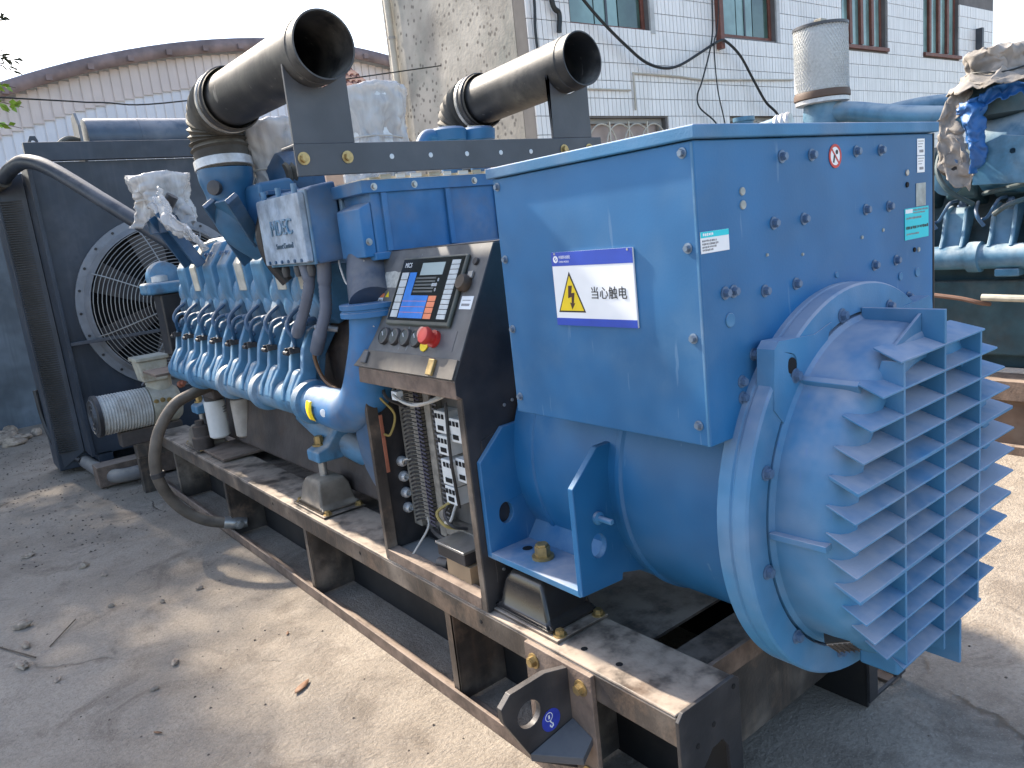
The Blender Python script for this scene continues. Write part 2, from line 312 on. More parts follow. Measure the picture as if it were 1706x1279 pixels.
# ---- rough grey wall behind the radiator
def rough_wall_mat():
    m = mat('weathered_blue_grey_wall', (.14,.17,.20), .9, var=.35, vscale=1.6, grime=.6, grimecol=(.07,.085,.10), gscale=2.5, bump=.4, bscale=14, streak=.3); return m
w = thing('yard_wall', 'weathered blue grey rendered wall behind the radiator at far left', 'wall', (-2,10.4,0))
part('render', M().box(-7,.9,10.3,10.55,0,2.95), rough_wall_mat(), w); part('coping', M().box(-7.02,.92,10.27,10.58,2.952,3.03), CONC, w, .01)

# ---- long white tiled building, front parallel to the machine's end, side wall of old render
bld = thing('tiled_building', 'white tiled building with brown framed windows behind the machines', 'building', (13,9,0))
X0, X1, YB, ZT = 5.65, 20.66, 7.0, 8.2
win = [(6.46,8.06,4.42,6.0,'c'), (9.83,11.35,4.47,6.0,'c'), (13.58,15.27,4.53,6.1,'b'), (16.96,18.72,4.53,6.1,'b'), (6.67,8.29,2.1,3.2,'g'), (9.93,11.37,2.3,3.22,'g'), (13.3,14.8,2.3,3.22,'g')]
hol = [[(a,z0),(b,z0),(b,z1),(a,z1)] for a,b,z0,z1,k in win]
part('front_wall', M().prism([(X0,0),(X1,0),(X1,ZT),(X0,ZT)], 'y', YB+.02, YB+.25, hol), mat('tile_grout', (.16,.15,.14), .9, var=.2, vscale=1.5), bld, 0, 0)
def stucco():
    m = mat('pitted_old_render', (.37,.345,.30), .92, var=.28, vscale=1.3, grime=.55, grimecol=(.22,.24,.21), gscale=1.1, bump=.5, bscale=18)
    t = m.node_tree; N = t.nodes; L = t.links; b = N['Principled BSDF']; src = b.inputs['Base Color'].links[0].from_socket
    tc = N.new('ShaderNodeTexCoord'); v = N.new('ShaderNodeTexVoronoi'); v.inputs['Scale'].default_value = 9; L.new(tc.outputs['Object'], v.inputs['Vector'])
    r = N.new('ShaderNodeMapRange'); r.inputs[1].default_value = .16; r.inputs[2].default_value = .30; r.inputs[3].default_value = .8; r.inputs[4].default_value = 0; L.new(v.outputs['Distance'], r.inputs[0])
    mx = N.new('ShaderNodeMix'); mx.data_type = 'RGBA'; mx.inputs[7].default_value = (.10,.09,.08,1); L.new(r.outputs[0], mx.inputs[0]); L.new(src, mx.inputs[6]); L.new(mx.outputs[2], b.inputs['Base Color']); return m
part('side_wall', M().box(X0,X0+.25,YB+.26,10.55,0,ZT), stucco(), bld)
part('back_wall', M().box(X0+.25,X1,10.3,10.55,0,ZT), CONC, bld); part('end_wall', M().box(X1-.25,X1,YB+.26,10.3,0,ZT), CONC, bld); part('roof', M().box(X0-.2,X1+.2,YB-.2,10.75,ZT+.002,ZT+.25), CONC, bld)
tl = M(); tw, th, g = .0865, .245, .009; nrow = int((ZT-1.2)/th)
for r_ in range(nrow):
    z = 1.2+r_*th+.06
    n = int((X1-X0)/tw)
    for i in range(n):
        x = X0+i*tw
        if any(a-.03 < x+tw/2 < b+.03 and z0-.02 < z+th/2 < z1+.02 for a,b,z0,z1,k in win): continue
        if r_ > 17: continue
        d = random.uniform(0,.004); tl.box(x+g/2, x+tw-g/2, YB-d, YB+.03, z+g/2, z+th-g/2)
part('wall_tiles', tl, mat('white_wall_tile', (.84,.80,.75), .35, var=.05, vscale=1, island=.15, streak=.22, grimecol=(.40,.36,.30)), bld, 0, 0)['kind'] = 'stuff'
for a,b,z0,z1,k in win:
    fr = part('window', M().prism([(a,z0),(b,z0),(b,z1),(a,z1)], 'y', YB+.10, YB+.16, [[(a+.07,z0+.07),(b-.07,z0+.07),(b-.07,z1-.07),(a+.07,z1-.07)]]), WOODR if k != 'g' else CONC, bld, .004)
    if k == 'c':
        for i in range(3):
            xa = a+.07+(b-a-.14)*i/3; part('pane', M().box(xa+.012, xa+(b-a-.14)/3-.012, YB+.12, YB+.13, z0+.07, z1-.07), CURT if i < 2 else GLASSD, fr)
        part('reveal', M().box(b+.003, b+.10, YB-.012, YB+.1, z0-.02, z1), mat('pale_reveal', (.5,.5,.48), .8), fr)
        part('mullion', M().box(a+(b-a)/2-.02, a+(b-a)/2+.02, YB+.105, YB+.118, z0+.07, z1-.07), GREYB, fr)
    if k == 'b':
        part('pane', M().box(a+.07,b-.07,YB+.12,YB+.13,z0+.07,z1-.07), CURT, fr)
        for i in range(1,4): xa = a+(b-a)*i/4; part('bar', M().box(xa-.05,xa+.05,YB+.06,YB+.118,z0+.07,z1-.07), WOODR, fr, .004)
        part('sill', M().box(a-.04,b+.04,YB-.05,YB+.099,z0-.05,z0+.02), WOODR, fr, .006)
    if k == 'g':
        part('back_board', M().box(a+.05,b-.05,YB+.17,YB+.19,z0,z1), PINKW, fr)
        for i in range(4):
            xa = a+.25+i*(b-a-.5)/3; part('grille_arch', M().tube([(xa+.3*cos(t), YB+.05, z1-.42+.34*sin(t)) for t in [pi*j/12 for j in range(13)]], .012, 6), PVC, fr)
        for i in range(1,4): xa = a+(b-a)*i/4; part('grille_bar', M().box(xa-.012,xa+.012,YB+.035,YB+.055,z0+.05,z1-.05), PVC, fr)
dp = part('drainpipe', M().tube([(X0-.08,10.25,0),(X0-.08,10.25,ZT)], .055, 14), PVC, bld)
for z in (1.4,3.4,5.0,6.6): part('pipe_clip', M().lathe([(.063,-.02),(.063,.02)], (X0-.08,10.25,z), (0,0,1), 14), CONC, dp)
part('conduit', M().tube([(7.58,6.97,3.3),(7.58,6.97,3.82),(8.62,6.97,3.80),(9.16,6.97,3.77),(11.77,6.97,3.84)], .016, 8), PVC, bld)
part('conduit', M().tube([(5.9,6.97,3.58),(7.5,6.97,3.58)], .014, 8), PVC, bld)
part('wall_bracket', M().box(9.63,9.73,6.9,6.995,4.25,6.2), WOODR, bld, .005)
part('wall_bracket', M().box(12.55,12.65,6.85,6.995,4.0,4.9), GREYB, bld, .005); part('wall_bracket', M().box(19.6,19.7,6.85,6.995,4.4,5.2), GREYB, bld, .005)
def cable(label, pts, r): return tag(part('cable', M().tube(spline(pts,6), r, 6), CABLE), label, 'cable', 'cables on the tiled wall')
cable('thick black cable sagging across the tiled wall from upper window to second engine', [(5.9,6.85,5.3),(6.57,6.85,4.7),(6.93,6.85,4.42),(7.35,6.85,4.15),(7.73,6.85,3.95),(8.14,6.85,3.88),(8.51,6.85,3.94),(8.99,6.85,4.13),(9.48,6.85,4.33),(9.69,6.85,4.34),(10.05,6.85,4.14),(10.38,6.85,3.78),(10.71,6.85,3.43),(11.1,6.85,3.17),(11.3,6.85,2.6)], .022)
cable('thin black cable looping left below the wall bracket', [(9.42,6.88,6.),(9.42,6.88,4.94),(9.36,6.88,4.36),(9.07,6.88,3.75),(8.92,6.88,3.51),(8.97,6.88,3.32),(9.33,6.88,3.11),(9.6,6.88,2.8)], .013)
cable('thin black cable hanging nearly straight below the wall bracket', [(9.5,6.82,6.),(9.5,6.82,4.95),(9.42,6.82,4.48),(9.33,6.82,4.26),(9.36,6.82,3.62),(9.5,6.82,3.1),(9.6,6.82,2.6)], .011)
cable('single black cable hanging at the corner where tiles meet render', [(5.76,6.94,5.5),(5.76,6.94,4.64),(5.73,6.94,4.26),(5.76,6.94,3.6)], .02)
cable('black cable bundle entering the wall left of the first window', [(6.0,6.93,5.5),(6.06,6.93,4.67),(6.17,6.93,4.52),(6.14,6.93,4.28)], .035)
tag(part('overhead_wire', M().tube(spline([(-6,9,4.0),(-.17,9,3.76),(.79,9,3.72),(1.77,9,3.75),(5.6,9.0,4.3)],8), .009, 5), CABLE), 'thin overhead wire crossing in front of the arched warehouse', 'wire')

# ---- arched warehouse
wh = thing('arched_warehouse', 'pale metal warehouse with a low arched roof under hazy sky', 'warehouse', (8,25,0))
def arch(x): return 8.0-.0235*(x-9.2)**2*(1 if x < 9.2 else 1.3)
xs = [-8+i*.5 for i in range(57)]
poly = [(x, arch(x)-.5) for x in xs]
bays = M(); warm = M()
for i in range(len(xs)-1):
    a, b = xs[i], xs[i+1]; nsub = 2
    for k in range(nsub):
        xa, xb = a+(b-a)*k/nsub, a+(b-a)*(k+1)/nsub; zt = arch((xa+xb)/2)-.35; zs = zt-.78
        bays.add([(xa,22.02,0),(xb-.05,22.02,0),(xb-.05,22.02,zs),(xa,22.02,zs),(xb-.05,22.04,0),(xb,22.04,0),(xb,22.04,zs),(xb-.05,22.04,zs)], [(0,1,2,3),(1,4,7,2),(4,5,6,7)])
        warm.add([(xa,21.96,zs-.02),(xb-.05,21.96,zs-.02),(xb-.05,21.96,zt),(xa,21.96,zt),(xb-.05,21.98,zs-.02),(xb,21.98,zs-.02),(xb,21.98,zt),(xb-.05,21.98,zt)], [(0,1,2,3),(1,4,7,2),(4,5,6,7)])
part('wall_cladding', bays, SHEET, wh, 0, 0); part('gable_cladding', warm, SHEETW, wh, 0, 0)
rf = M(); rf.grid(lambda u, v: (-8+28*u, 21.7+18*v, arch(-8+28*u)), 57, 3); part('roof', rf, SHEET, wh, 0, 60, solid=.05)
fa = M(); fa.grid(lambda u, v: (-8+28*u, 21.68, arch(-8+28*u)-.34*v), 57, 2); part('fascia', fa, PURL, wh, 0, 60, solid=.06)
for i in range(28):
    x = -7.5+i*1.0; part('roof_bracket', M().box(x-.07,x+.07,21.55,21.69,arch(x)-.30,arch(x)-.16), PURL, wh)

# ---- low house with clay tile roof, seen between the big pipe and the building
hs = thing('tile_roof_house', 'low house with weathered clay tile roof left of the tiled building', 'house', (5.8,13,0))
part('wall', M().box(5.0,6.6,12.2,15,0,4.0), PINKW, hs)
def roof_row(z0, z1, y0, y1, xa, xb, n, m_, nm):
    p = part(nm, M().add([(xa,y0,z0),(xb,y0,z0),(xb,y1,z1),(xa,y1,z1),(xa,y0,z0-.1),(xb,y0,z0-.1),(xb,y1,z1-.1),(xa,y1,z1-.1)], [(0,1,2,3),(7,6,5,4),(0,4,5,1),(1,5,6,2),(2,6,7,3),(3,7,4,0)]), PURL, hs)
    t = M()
    for i in range(n):
        x = xa+(xb-xa)*(i+.5)/n
        for k in range(m_):
            f0, f1 = k/m_, (k+1.15)/m_; A = Vector((x,y0+(y1-y0)*f0,z0+(z1-z0)*f0+.02+.03)); B = Vector((x,y0+(y1-y0)*f1,z0+(z1-z0)*f1+.02)); t.tube([A,B], (xb-xa)/n*.42, 6)
    part('roof_tiles', t, ROOFT, p)['kind'] = 'stuff'
roof_row(3.85,5.5,11.8,14.2,4.75,6.8,16,9,'roof')
part('gutter', M().tube([(4.75,11.72,3.78),(6.8,11.72,3.78)], .09, 8), PURL, hs)
part('gable', M().prism([(12.2,4.0),(15,4.0),(14.2,5.35)], 'x', 6.3, 6.4), CONC, hs)

# ---- tree beyond the wall on the left: shades the yard, its twigs reach into the picture
def tree(loc, label, cc, rad, nleaf, seedn):
    rnd = random.Random(seedn); t = thing('leafy_tree', label, 'tree', loc); tr = M(); base = Vector(loc); top = Vector((cc[0], cc[1], cc[2]-.4))
    tr.tube(spline([base, base.lerp(top,.4)+Vector((.15,.1,0)), top],6), [.2-.13*i/12 for i in range(13)], 10)
    ends = []
    for i in range(46):
        d = Vector((rnd.gauss(0,1), rnd.gauss(0,1), rnd.gauss(.1,.7))).normalized(); e = Vector(cc)+Vector((d.x*rad[0],d.y*rad[1],d.z*rad[2]))*rnd.uniform(.6,.97)
        s = base.lerp(top, rnd.uniform(.55,1)); mid = s.lerp(e,.5)+Vector((0,0,.2)); tr.tube(spline([s,mid,e],4), [.06-.05*k/8 for k in range(9)], 6); ends += [mid.lerp(e, rnd.random()) for _ in range(5)]+[e]
    part('trunk', tr, BARK, t)
    lf = M(); k = 0
    while k < nleaf:
        c = rnd.choice(ends)+Vector((rnd.gauss(0,.33), rnd.gauss(0,.33), rnd.gauss(0,.26)))
        q = c-Vector(cc)
        if (q.x/rad[0])**2+(q.y/rad[1])**2+(q.z/rad[2])**2 > 1.15: continue
        a = Vector((rnd.gauss(0,1),rnd.gauss(0,1),rnd.gauss(-.2,.5))).normalized(); b_ = a.cross(Vector((rnd.gauss(0,1),rnd.gauss(0,1),rnd.gauss(0,1)))).normalized(); l = rnd.uniform(.09,.16); w_ = l*.28
        lf.add([c, c+a*l*.5+b_*w_, c+a*l, c+a*l*.5-b_*w_], [(0,1,2,3)]); k += 1
    cr = part('crown', lf, LEAF, t, 0, 0); cr['kind'] = 'stuff'; return t
tr_ = tree((-3.6,11.6,0), 'leafy tree beyond the wall whose twigs reach in at the upper left edge', (-3.3,10.4,5.2), (2.6,5.2,1.9), 46000, 5)

rt = random.Random(3)
for tip, n, mt in (((.03,8.5,4.40),40,'dark'),((.06,8.5,4.02),50,'dark'),((.03,8.5,3.93),30,'dark'),((-.07,8.5,3.76),22,'green'),((-.04,8.5,3.57),22,'green'),((-.10,8.5,3.36),8,'green')):
    T_ = Vector(tip); S_ = Vector((-1.5,9.2,tip[2]+.35)); P_ = spline([S_, S_.lerp(T_,.5)+Vector((0,0,.08)), T_], 8); part('twig', M().tube(P_, [.014-.011*i/16 for i in range(17)], 5), BARK, tr_)
    lf = M()
    for i in range(n):
        k = rt.uniform(.75,1.0); c = P_[min(16,int(k*16))]+Vector((rt.gauss(0,.02),rt.gauss(0,.03),rt.gauss(0,.02))); a = Vector((rt.gauss(.5,.6),rt.gauss(0,.5),rt.gauss(-.2,.5))).normalized(); b_ = a.cross(Vector((rt.gauss(0,1),1,rt.gauss(0,1)))).normalized()
        l = rt.uniform(.08,.12) if mt == 'dark' else rt.uniform(.08,.12); w_ = l*(.13 if mt == 'dark' else .3); lf.add([c, c+a*l*.5+b_*w_, c+a*l, c+a*l*.5-b_*w_], [(0,1,2,3)])
    part('leaves', lf, mat('dark_leaf', (.03,.04,.02), .6) if mt == 'dark' else mat('spring_leaf', (.22,.36,.04), .5, var=.3), tr_, 0, 0)['kind'] = 'stuff'

# ================================================================== BASE FRAME
CX, CZ = .575, 1.005
bf = thing('base_frame', 'worn black steel skid frame carrying engine and alternator', 'base frame', (CX,3,0))
def chan(side):
    f = (lambda x: x) if side < 0 else (lambda x: 2*CX-x)
    def bx(mb, x0, x1, *r): a, b = sorted((f(x0), f(x1))); return mb.box(a, b, *r)
    y0, y1 = .134, 5.55
    r = part('top_rail', bx(bx(M(), -.044,.205,y0,y1,.478,.49), -.044,-.032,y0,y1,.388,.4795), RAIL, bf, .010, seg=3)
    part('lower_flange', bx(bx(M(), -.05,.02,y0,6.9,.0,.014), -.05,-.036,y0,6.9,.0,.058), RUST, bf, .003)
    part('web', bx(M(), .19,.203,y0,y1,.004,.4775), mat('shaded_web_black', (.014,.013,.013), .6, var=.3, vscale=5, grime=.3, grimecol=(.06,.045,.035)), bf)  # web colour darkened to paint the shade inside the channel
    for y in (.62,1.25,2.6,3.9,5.1):
        part('stiffener', bx(bx(M(), -.03,.189,y-.008,y+.008,.0142,.477), -.03,-.015,y-.008,y+.045,.0142,.3875), RAIL, bf, .002)
    hole = [(f(.10)+.055*cos(a), .30+.05*sin(a)) for a in [2*pi*i/20 for i in range(20)]]
    if True:
        x0, x1 = -.052, .212
        ep = [(f(a),b) for a,b in [(x0,.03),(x0,.475),(x0+.02,.497),(x1-.02,.50),(x1,.485),(x1,.03)]]
        hole = [(f(a),b) for a,b in [(.02,.04),(.02,.22),(.04,.29),(.08,.33),(.125,.335),(.15,.30),(.155,.20),(.155,.04)]]
        e = part('end_plate', M().prism(ep, 'y', .120, .132, [hole]), BLACK, bf, .002)
        for p in ((.185,.47),(.09,.40),(.02,.37)): disc(e, 'hole', (f(p[0]),.1195,p[1]), NY, .008, DARK, .001)  # near-black discs, dark depth painted in place of drilled holes
    for y in (.55,.41): disc(r, 'bolt_hole', (f(.02 if y > .5 else .03), y, .4905), UZ, .011, DARK, .001)
    for y in (1.02,1.95,3.0): disc(r, 'bolt_hole', (f(-.0445), y, .44), NX if side < 0 else UX, .008, DARK, .001)
    return f
chan(-1); chan(1)
for y in (.35,1.5,3.2,4.9): part('cross_member', M().box(.206,.944,y-.09,y+.09,.10,.40), RAIL, bf, .005)
part('cross_member', M().box(.206,.944,.22,.235,.405,.476), RUST, bf, .002)
part('floor_plate', M().box(.206,.944,.5,5.0,.42,.43), RAIL, bf)
part('front_beam', M().box(-.45,1.6,6.05,6.25,.02,.2), RUST, bf, .006)
part('front_beam', M().box(-.20,1.35,5.56,5.68,.30,.42), RAIL, bf, .006)
for x in (-.15, 1.30): part('post', M().box(x-.05,x+.05,5.575,5.665,.0,.299), RAIL, bf, .004)
# lifting bracket bolted on the rail
lb = part('lifting_bracket', M().box(-.0635,-.045,.44,.75,.06,.478), RUST, bf, .003)
part('lug', M().prism([(-.064,.12),(-.064,.47),(-.15,.492),(-.285,.487),(-.322,.455),(-.318,.41),(-.22,.23)], 'y', .54, .562, [circ(-.225,.393,.043,20)]), BLACK, lb, .002)
part('gusset', M().prism([(-.064,.42),(-.064,.70),(-.12,.562),(-.215,.5635)], 'z', .225, .24) if False else M().add([(-.064,.455,.27),(-.064,.538,.30),(-.24,.538,.27),(-.12,.44,.24),(-.064,.455,.245),(-.064,.538,.275),(-.24,.538,.245),(-.12,.44,.215)], [(0,1,2,3),(7,6,5,4),(0,4,5,1),(1,5,6,2),(2,6,7,3),(3,7,4,0)]), GREYB, lb, .002)
hk = disc(lb, 'hook_sticker', (-.148,.5395,.335), NY, .036, HOOKB, .001, 28)
fr = plate((-.148,.5382,.335), UX, UZ, NY)
part('hook_symbol', M().lathe([(.0125,0),(.0125,.0006),(.0145,.0006),(.0145,0)], fr(-.008,.014), NY, 20, True).tube([fr(-.006,.002,.0005), fr(-.002,-.006,.0005), fr(.004,-.012,.0005), fr(.005,-.019,.0005), fr(-.001,-.023,.0005), fr(-.006,-.018,.0005), fr(-.006,-.013,.0005)], .0024, 6).obox(fr(-.008,.014), UX, UZ, NY, (-.003,.003), (-.006,.006), (0,.0012)), SWHITE, hk) if False else part('hook_symbol', M().lathe([(.0125,0),(.0125,.0006),(.0145,.0006),(.0145,0)], fr(-.008,.014), NY, 20, True).tube([fr(-.006,.002,.0005), fr(-.002,-.006,.0005), fr(.004,-.012,.0005), fr(.005,-.019,.0005), fr(-.001,-.023,.0005), fr(-.006,-.018,.0005), fr(-.006,-.013,.0005)], .0024, 6).obox(fr(-.008,.014), UX, UZ, NY, (-.003,.003), (-.006,.006), (0,.0012)), SWHITE, lb)
for y,z in ((.705,.425),(.485,.425),(.705,.13),(.485,.13)): bolt(lb, (-.064,y,z), NX, .018, .022, BRASS)
# vibration mounts
def mount(y, mt, top):
    mp = part('vibration_mount', M().box(-.02,.21,y-.19,y+.19,.4905,.502), RAIL, bf, .003)
    pr = [(.0,.17),(.0,.11),(.04,.07),(.085,.055),(.10,.03)]
    cap = M()
    def sq(hx, hy, z): return [(.095-hx,y-hy,z),(.095+hx,y-hy,z),(.095+hx,y+hy,z),(.095-hx,y+hy,z)]
    L_ = [sq(.112,.155,.503), sq(.108,.15,.516), sq(.098,.13,.53), sq(.085,.105,.615), sq(.07,.085,.648), sq(.05,.06,.655)]
    V = [p for l in L_ for p in l]; F = [(i*4+j, i*4+(j+1)%4, i*4+4+(j+1)%4, i*4+4+j) for i in range(5) for j in range(4)]+[(0,3,2,1),(20,21,22,23)]
    cap.add(V, F); part('cover', cap, mt, mp, .014, seg=4)
    part('stud', M().lathe([(.022,0),(.022,top-.654)], (.095,y,.654), UZ, 14), STEEL, mp)
    for sx in (.012,.185):
        for sy in (-.168,.168): bolt(mp, (sx,y+sy,.502), UZ, .016, .02, BRASS)
mount(.82, mat('glossy_black_cover', (.016,.016,.017), .16, var=.2, dust=.12, dustcol=(.25,.2,.16)), .69)
mount(2.55, mat('dusty_tan_cover', (.16,.13,.10), .55, var=.25, vscale=9, dust=.9, dustcol=(.42,.35,.27)), .74)
mount(4.6, MATS['dusty_tan_cover'], .74)

# ================================================================== ALTERNATOR
al = thing('alternator', 'bright blue alternator with square terminal box and finned round end cover', 'alternator', (CX,.5,.5))
part('stator_barrel', M().lathe([(.30,.957),(.44,.955),(.45,.945),(.45,.86),(.456,.855),(.456,.84),(.45,.835),(.45,.46),(.458,.452),(.458,.436),(.45,.428),(.45,.02)], (CX,0,CZ), UY, 96), BLUE, al)
part('coupling_housing', M().lathe([(.235,.958),(.235,1.64),(.50,1.698),(.56,1.70),(.56,1.712),(.3,1.713)], (CX,0,CZ), UY, 64), ENGB, al)
rg = part('end_ring', M().lathe([(.40,.03),(.535,.03),(.545,.022),(.545,-.012),(.541,-.016),(.541,-.020),(.545,-.024),(.545,-.058),(.540,-.064),(.470,-.065),(.467,-.060),(.467,-.030),(.40,-.030)], (CX,0,CZ), UY, 120, True), BLUED, al)
dm = part('end_cover', M().lathe([(.461,-.035),(.461,-.066),(.456,-.070),(.450,-.076),(.448,-.10),(.447,-.15),(.444,-.185),(.436,-.208),(.420,-.224),(.398,-.233),(.365,-.236),(.356,-.232),(.356,-.215),(.40,-.205),(.425,-.18),(.43,-.035)], (CX,0,CZ), UY, 120, True), BLUED, al)
part('dark_backing_disc', M().lathe([(.0,-.150),(.41,-.151),(.41,-.149),(.0,-.148)], (CX,0,CZ), UY, 48), DARK, dm)  # near-black disc painting the shade of the open interior behind the fins
YF = -.278
for k in range(-6, 7):
    dz = .0648*k; z = CZ+dz; h1 = sqrt(.454**2-dz*dz); t = .0060 if k not in (2,-2) else .0100; hb = sqrt(.441**2-dz*dz)
    if abs(dz) < .33: hi = sqrt(.356**2-dz*dz); ol = [(-h1,YF),(h1,YF),(hb,-.200),(hi,-.228),(hi-.004,-.190),(-hi+.004,-.190),(-hi,-.228),(-hb,-.200)]
    else: ol = [(-h1,YF),(h1,YF),(hb,-.200),(-hb,-.200)]
    fm = M().prism([(CX+a,b) for a,b in ol], 'z', z-t/2, z+t/2); fm.v = [(x_,y_,z_+.32*(y_-YF)) for x_,y_,z_ in fm.v]; part('fin', fm, BLUED, dm, .0022)
for k in (-1,0,1):
    x = CX+.2135*k; top = CZ+.388; bot = CZ-(.44 if k == 0 else .388)
    part('rib', M().prism([(-.185,CZ-.26),(-.185,CZ+.26),(-.225,top),(YF+.0015,top),(YF+.0015,bot),(-.225,bot)], 'x', x-.005, x+.005), BLUED, dm, .0015)
part('top_rib', M().prism([(-.067,CZ+.480),(YF+.001,CZ+.478),(YF+.001,CZ+.392),(-.22,CZ+.40),(-.19,CZ+.435),(-.067,CZ+.44)], 'x', CX-.006, CX+.006), BLUED, dm, .002)
part('side_gusset', M().prism([(CX-.0065,CZ+.40),(CX-.0065,CZ+.468),(CX-.155,CZ+.405)], 'y', -.222, -.214), BLUED, dm, .0015)
for a in (131, 181, 320, 0, 43):
    c, s_ = cos(radians(a)), sin(radians(a)); A = Vector((CX+.452*c,-.068,CZ+.452*s_)); B = Vector((CX+.446*c,-.212,CZ+.446*s_))
    part('cover_bar', M().beam(A, B, .017, .03, (c,0,s_)), BLUED, dm, .003)
for a in range(12, 372, 30):
    c, s_ = cos(radians(a)), sin(radians(a)); bolt(dm, (CX+.484*c,-.0655,CZ+.484*s_), NY, .013, .016, BOLT)
for a in (128.,):
    pass
for sgn in (-1, 1):
    q = lambda x, z: (CX+sgn*(x-CX), z)
    part('lifting_lug', M().prism([q(.20,1.25),q(.155,1.30),(q(.165,1.445)),q(.185,1.462),q(.34,1.452),q(.42,1.47),q(.36,1.35)], 'y', -.020, -.068, [[q(.238+.020*cos(t),1.393+.030*sin(t)) for t in [2*pi*i/16 for i in range(16)]]]), BLUED, rg, .003)
ga = radians(229); gn = Vector((cos(ga),0,sin(ga))); gt_ = Vector((-sin(ga),0,cos(ga))); gc = Vector((CX,-.135,CZ))+gn*.448
gnn = (gn*.90-UY*.43).normalized(); gv = gt_.cross(gnn); gc = gc-UY*.02+gnn*.002
part('vent_grille', M().obox(gc, gv, gt_, gnn, (-.032,.032), (-.040,.040), (-.03,.006)), mat('grille_black', (.02,.02,.018), .7), dm)
for i in range(6): part('mesh_bar', M().obox(gc, gv, gt_, gnn, (-.030,.030), (-.034+i*.0125,-.0315+i*.0125), (.0062,.009)), RAIL, dm)
for i in range(5): part('mesh_bar', M().obox(gc, gv, gt_, gnn, (-.026+i*.0125,-.0235+i*.0125), (-.038,.038), (.0091,.0115)), RAIL, dm)
disc(rg, 'lug_hole_shade', (.238,-.0655,1.393), NY, .020, DARK, .001)  # near-black disc painting the dark depth of the lug's hole
part('bottom_flange', M().box(CX-.10,CX+.02,-.20,-.09,CZ-.51,CZ-.44), BLUED, dm, .01)
part('bottom_leg', M().box(CX+.10,CX+.112,-.274,-.09,CZ-.53,CZ-.40), BLUED, dm, .002)
# terminal box
tb = part('terminal_box', M().box(0,1.15,.002,.728,1.238,1.934), BLUE, al, .004, seg=3)
part('lid', M().box(-.013,1.162,-.012,.742,1.936,1.966), BLUED, tb, .004, seg=3)
part('corner_strip', M().box(-.0035,.0015,.004,.009,1.24,1.93), BLUED, tb)
part('edge_trim', M().box(1.1505,1.156,.0,.05,1.238,1.934), BLACK, tb)
for y in (.033,.707):
    for z in (1.911,1.703,1.496,1.288): bolt(tb, (-.0002,y,z), NX, .0085, .011, MATS['steel_painted'])
for x,z in ((.334,1.889),(.467,1.889),(.688,1.892),(.822,1.892),(.289,1.733),(.422,1.733),(.735,1.734),(.867,1.734),(.778,1.575),(.907,1.575),(.376,1.574),(.240,1.574),(.115,1.590),(.083,1.590),(.183,1.427),(.982,1.456),(.13,1.37),(.13,1.33)):
    bolt(tb, (x,.0018,z), NY, .0108, .015, BOLT)
for x,z,r,mt in ((.167,1.816,.0095,BEIGE),(.167,1.785,.0105,BEIGE),(.096,1.525,.017,BLUED),(.572,1.573,.008,BLUED),(.932,1.524,.012,BLUED),(1.04,1.524,.014,BLUED),(.978,1.824,.009,STEEL),(.978,1.789,.008,DARK),(1.023,1.594,.007,DARK),(1.050,1.592,.007,BEIGE),(.255,1.66,.004,BEIGE),(.41,1.645,.004,BEIGE),(.71,1.66,.005,BEIGE),(.83,1.67,.005,BEIGE)):
    disc(tb, 'plug', (x,.0018,z), NY, r, mt, .004)
fr = plate((0,.0012,0), UX, UZ, NY)
def stick(name, x0, x1, z0, z1, mt, c=.0004, label=None): return part(name, ppoly(fr, [(x0,z0),(x1,z0),(x1,z1),(x0,z1)], 0, c+.0006), mt, tb, label=label)
stick('sticker', .004,.107,1.688,1.736,SWHITE, label='small white sticker with cyan header'); stick('sticker_header', .0045,.1065,1.7225,1.7358,CYAN,.001)
def ink_row(par, x0, x1, z, h, mt, c=.0012):      # a line of print too small to read: separate strokes of ink
    b = M(); x = x0; rk = random.Random(int(x0*1e4+z*1e4))
    while x < x1:
        w_ = h*rk.uniform(.35,.8); z0 = z-h/2*rk.uniform(.6,1); z1 = z+h/2*rk.uniform(.6,1); b.v += ppoly(fr, [(x,z0),(x+w_,z0),(x+w_,z1),(x,z1)], c, c+.0003).v; n_ = len(b.v)-8; b.f += [tuple(q+n_ for q in f_) for f_ in ppoly(fr, [(0,0),(1,0),(1,1),(0,1)], 0, 1).f]; x += w_+h*rk.uniform(.15,.45)
    o_ = part('print', b, mt, par, 0, 0); o_['kind'] = 'stuff'; return o_
for x1_,z in ((.062,1.7155),(.066,1.7085),(.058,1.7015),(.045,1.6950)): ink_row(tb, .009, x1_, z, .0052, INKG)
ink_row(tb, .012, .045, 1.7291, .007, SWHITE, .0017)
for z in (1.871,1.821):
    stick('sticker', 1.043,1.091,z,z+.048,SWHITE)
    for i in range(3): part('print', ppoly(fr, [(1.048,z+.040-i*.008),(1.085-i*.006,z+.040-i*.008),(1.085-i*.006,z+.042-i*.008),(1.048,z+.042-i*.008)], .0012,.0014), INKG, tb)
    part('barcode', ppoly(fr, [(1.056,z+.008),(1.082,z+.008),(1.082,z+.016),(1.056,z+.016)], .0012,.0014), INKG, tb)
stick('worn_sticker', 1.035,1.098,1.722,1.790,BEIGE); stick('cyan_sticker', .962,1.116,1.627,1.7195,CYAN, label='bright cyan notice sticker')
stick('print_block', .966,1.01,1.705,1.7165,SWHITE,.001)
for x0_,x1_,z,h_,mt in ((1.014,1.108,1.7125,.007,INKG),(1.014,1.09,1.704,.005,INKG),(.970,1.07,1.690,.007,INKG),(.968,1.108,1.662,.010,INK),(.972,1.05,1.643,.006,INKG)): ink_row(tb, x0_, x1_, z, h_, mt)
